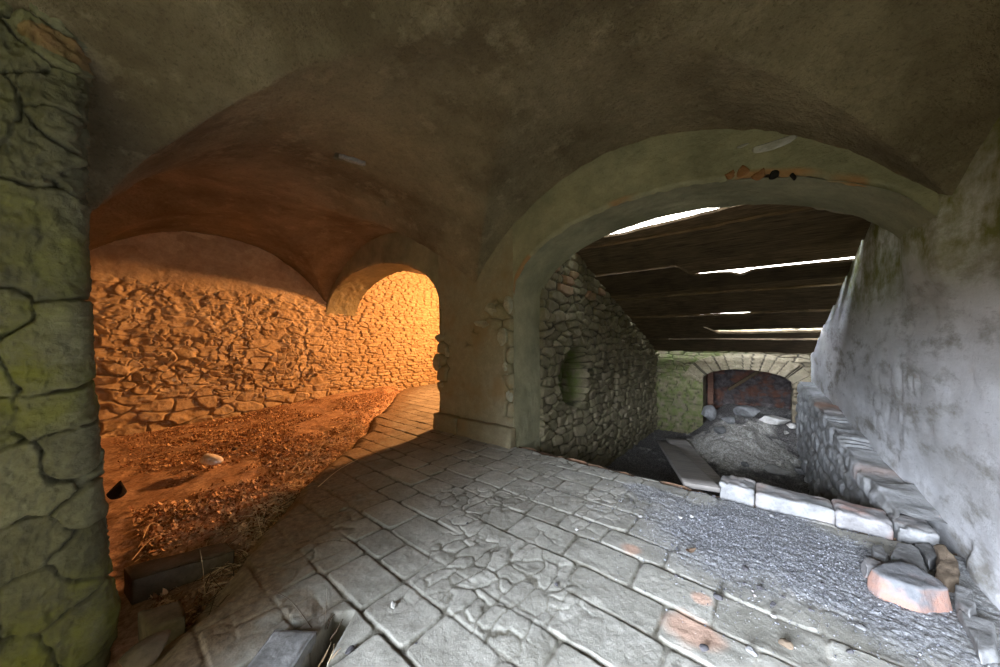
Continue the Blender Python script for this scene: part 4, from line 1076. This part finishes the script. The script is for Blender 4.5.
tube('straw_stalk', [g(205, 596, -.08), lift(g(203, 585, -.08), .10), lift(g(200, 580, -.08), .2)], .0028, M['straw'], 'thin upright stem in the dark dirt right of the short earthy block', group=SG)
tube('straw_stalk', [g(132, 560, -.14), lift(g(150, 545, -.14), .04), g(168, 533, -.12)], .005, M['straw'], 'pale forked stem on the dirt just behind the long edging stone', group=SG)
tube('straw_stalk', [g(143, 538, -.14), lift(g(150, 530, -.14), .05), g(160, 524, -.13)], .004, M['straw'], 'short pale stem on the dirt behind the forked stem', group=SG)
o = rock('seed_pod', (.05, .035, .02), M['rock_dark'], 91, 6, 3, .2); put(o, (*g(350, 652)[:2], .0), .5); tag(o, 'dark crumpled seed pod on the near slab right of the hole', 'seed pod')
# gravel
n = 9000
x = rg.normal(3.1, .42, n * 3); y = rg.normal(.0, .62, n * 3)
ok = (x < 3.76) & (y > YR + .1) & (x > 1.9); x, y = x[ok][:n], y[ok][:n]; n = len(x)
r = np.abs(rg.normal(0, .0022, n)) + .0016
ico = np.array([(1, 0, 0), (0, 1, 0), (-1, 0, 0), (0, -1, 0), (0, 0, 1), (0, 0, -1.)])
rot = rg.uniform(0, PI, n); q = ico[None] * r[:, None, None] * rg.uniform(.6, 1.3, (n, 6, 1))
ca, sa = np.cos(rot)[:, None], np.sin(rot)[:, None]
co = np.stack([q[..., 0] * ca - q[..., 1] * sa + x[:, None], q[..., 0] * sa + q[..., 1] * ca + y[:, None], q[..., 2] * .8 + r[:, None] * .2 - .004], -1).reshape(-1, 3)
fb = np.array([(0, 1, 4, 4), (1, 2, 4, 4), (2, 3, 4, 4), (3, 0, 4, 4)])
def tri_mesh(name, co, tris, attrs):
    me = bpy.data.meshes.new(name); me.vertices.add(len(co)); me.vertices.foreach_set('co', np.asarray(co, np.float32).ravel())
    me.loops.add(len(tris) * 3); me.loops.foreach_set('vertex_index', np.asarray(tris, np.int32).ravel())
    me.polygons.add(len(tris)); me.polygons.foreach_set('loop_start', np.arange(0, len(tris) * 3, 3, dtype=np.int32))
    me.update(calc_edges=True); me.validate()
    for k, a in attrs.items(): me.attributes.new(k, 'FLOAT', 'POINT').data.foreach_set('value', np.asarray(a, np.float32))
    return me
tr = np.array([(0, 1, 4), (1, 2, 4), (2, 3, 4), (3, 0, 4), (1, 0, 5), (2, 1, 5), (3, 2, 5), (0, 3, 5)])
tr = (tr[None] + 6 * np.arange(n)[:, None, None]).reshape(-1, 3)
o = link('gravel', tri_mesh('gravel', co, tr, {'tint': np.repeat(rg.rand(n) ** 2, 6)}), M['gravel'], smooth=False)
tag(o, 'loose grey gravel spread over the paving below the kerb', 'gravel', kind='stuff')

# ---------------------------------------------------------------- world, lights, camera
def lights():
    w = bpy.data.worlds.new('sky'); bpy.context.scene.world = w; w.use_nodes = True
    n, l = w.node_tree.nodes, w.node_tree.links
    bg = n['Background']
    tc = n.new('ShaderNodeTexCoord')
    def vdot(v, lo, hi):
        d = n.new('ShaderNodeVectorMath'); d.operation = 'DOT_PRODUCT'; d.inputs[1].default_value = Vector(v).normalized()
        l.new(tc.outputs['Generated'], d.inputs[0])
        m = n.new('ShaderNodeMapRange'); m.interpolation_type = 'SMOOTHSTEP'; l.new(d.outputs['Value'], m.inputs[0])
        m.inputs[1].default_value = lo; m.inputs[2].default_value = hi
        return m.outputs[0]
    def mixc(f, a, b):
        m = n.new('ShaderNodeMix'); m.data_type = 'RGBA'; l.new(f, m.inputs[0])
        for q, x in ((6, a), (7, b)):
            if isinstance(x, tuple): m.inputs[q].default_value = x
            else: l.new(x, m.inputs[q])
        return m.outputs[2]
    # green slope and trees below and around, open sky overhead, an added bright sky patch shaping the daylight through the doorway
    base = mixc(vdot((0, 0, 1), .30, .75), SKY_GREEN, (.55, .62, .7, 1))
    base = mixc(vdot((1, 0, .25), .5, .8), base, (1.3, 1.2, 1.1, 1))
    brk = n.new('ShaderNodeMath'); brk.operation = 'MULTIPLY'
    l.new(vdot(PATCH_DIR, .80, .97), brk.inputs[0]); l.new(vdot((0, 0, 1), .02, .10), brk.inputs[1])
    col = mixc(brk.outputs[0], base, SKY_PATCH)
    l.new(col, bg.inputs['Color']); bg.inputs['Strength'].default_value = WORLD
    # daylight enters through the doorway behind the viewpoint
    a = bpy.data.lights.new('doorway_portal', 'AREA'); a.shape = 'RECTANGLE'; a.size = DOOR[1] - DOOR[0]; a.size_y = DOOR[2]
    a.cycles.is_portal = True
    o = bpy.data.objects.new('doorway_portal', a); C.objects.link(o); o.location = (X0 - .39, (DOOR[0] + DOOR[1]) / 2, DOOR[2] / 2)
    o.rotation_euler = Vector((-1, 0, 0)).to_track_quat('Z', 'Y').to_euler()
    # warm lamp standing in the passage beyond the left arch
    a = bpy.data.lights.new('passage_lamp', 'AREA'); a.shape = 'RECTANGLE'; a.size = .30; a.size_y = .5; a.color = (1, .43, .15); a.energy = LAMP
    o = bpy.data.objects.new('passage_lamp', a); C.objects.link(o); o.location = (8.6, 5.5, 3.25)
    o.rotation_euler = Vector((1, .0, .3)).to_track_quat('Z', 'Y').to_euler()
WORLD, LAMP = 6.0, 760
SKY_GREEN, SKY_PATCH, PATCH_DIR = (.24, .238, .078, 1), (14.2, 16.2, 20.0, 1), (-1, .24, .33)
lights()
cam = bpy.data.cameras.new('camera'); co_ = bpy.data.objects.new('camera', cam); C.objects.link(co_)
cam.sensor_width = 36; cam.lens = 12; cam.shift_y = .0045; cam.clip_start = .02
co_.location = (0, 0, CAMH); co_.rotation_euler = (PI / 2, 0, -math.atan2(FW[0], FW[1]))
sc = bpy.context.scene; sc.camera = co_
vs_ = sc.view_settings; vs_.view_transform = 'Standard'; vs_.look = 'None'; vs_.gamma = 1; vs_.use_curve_mapping = False; vs_.exposure = .6
sc.cycles.max_bounces = 10; sc.cycles.diffuse_bounces = 7
sc.cycles.use_denoising = True
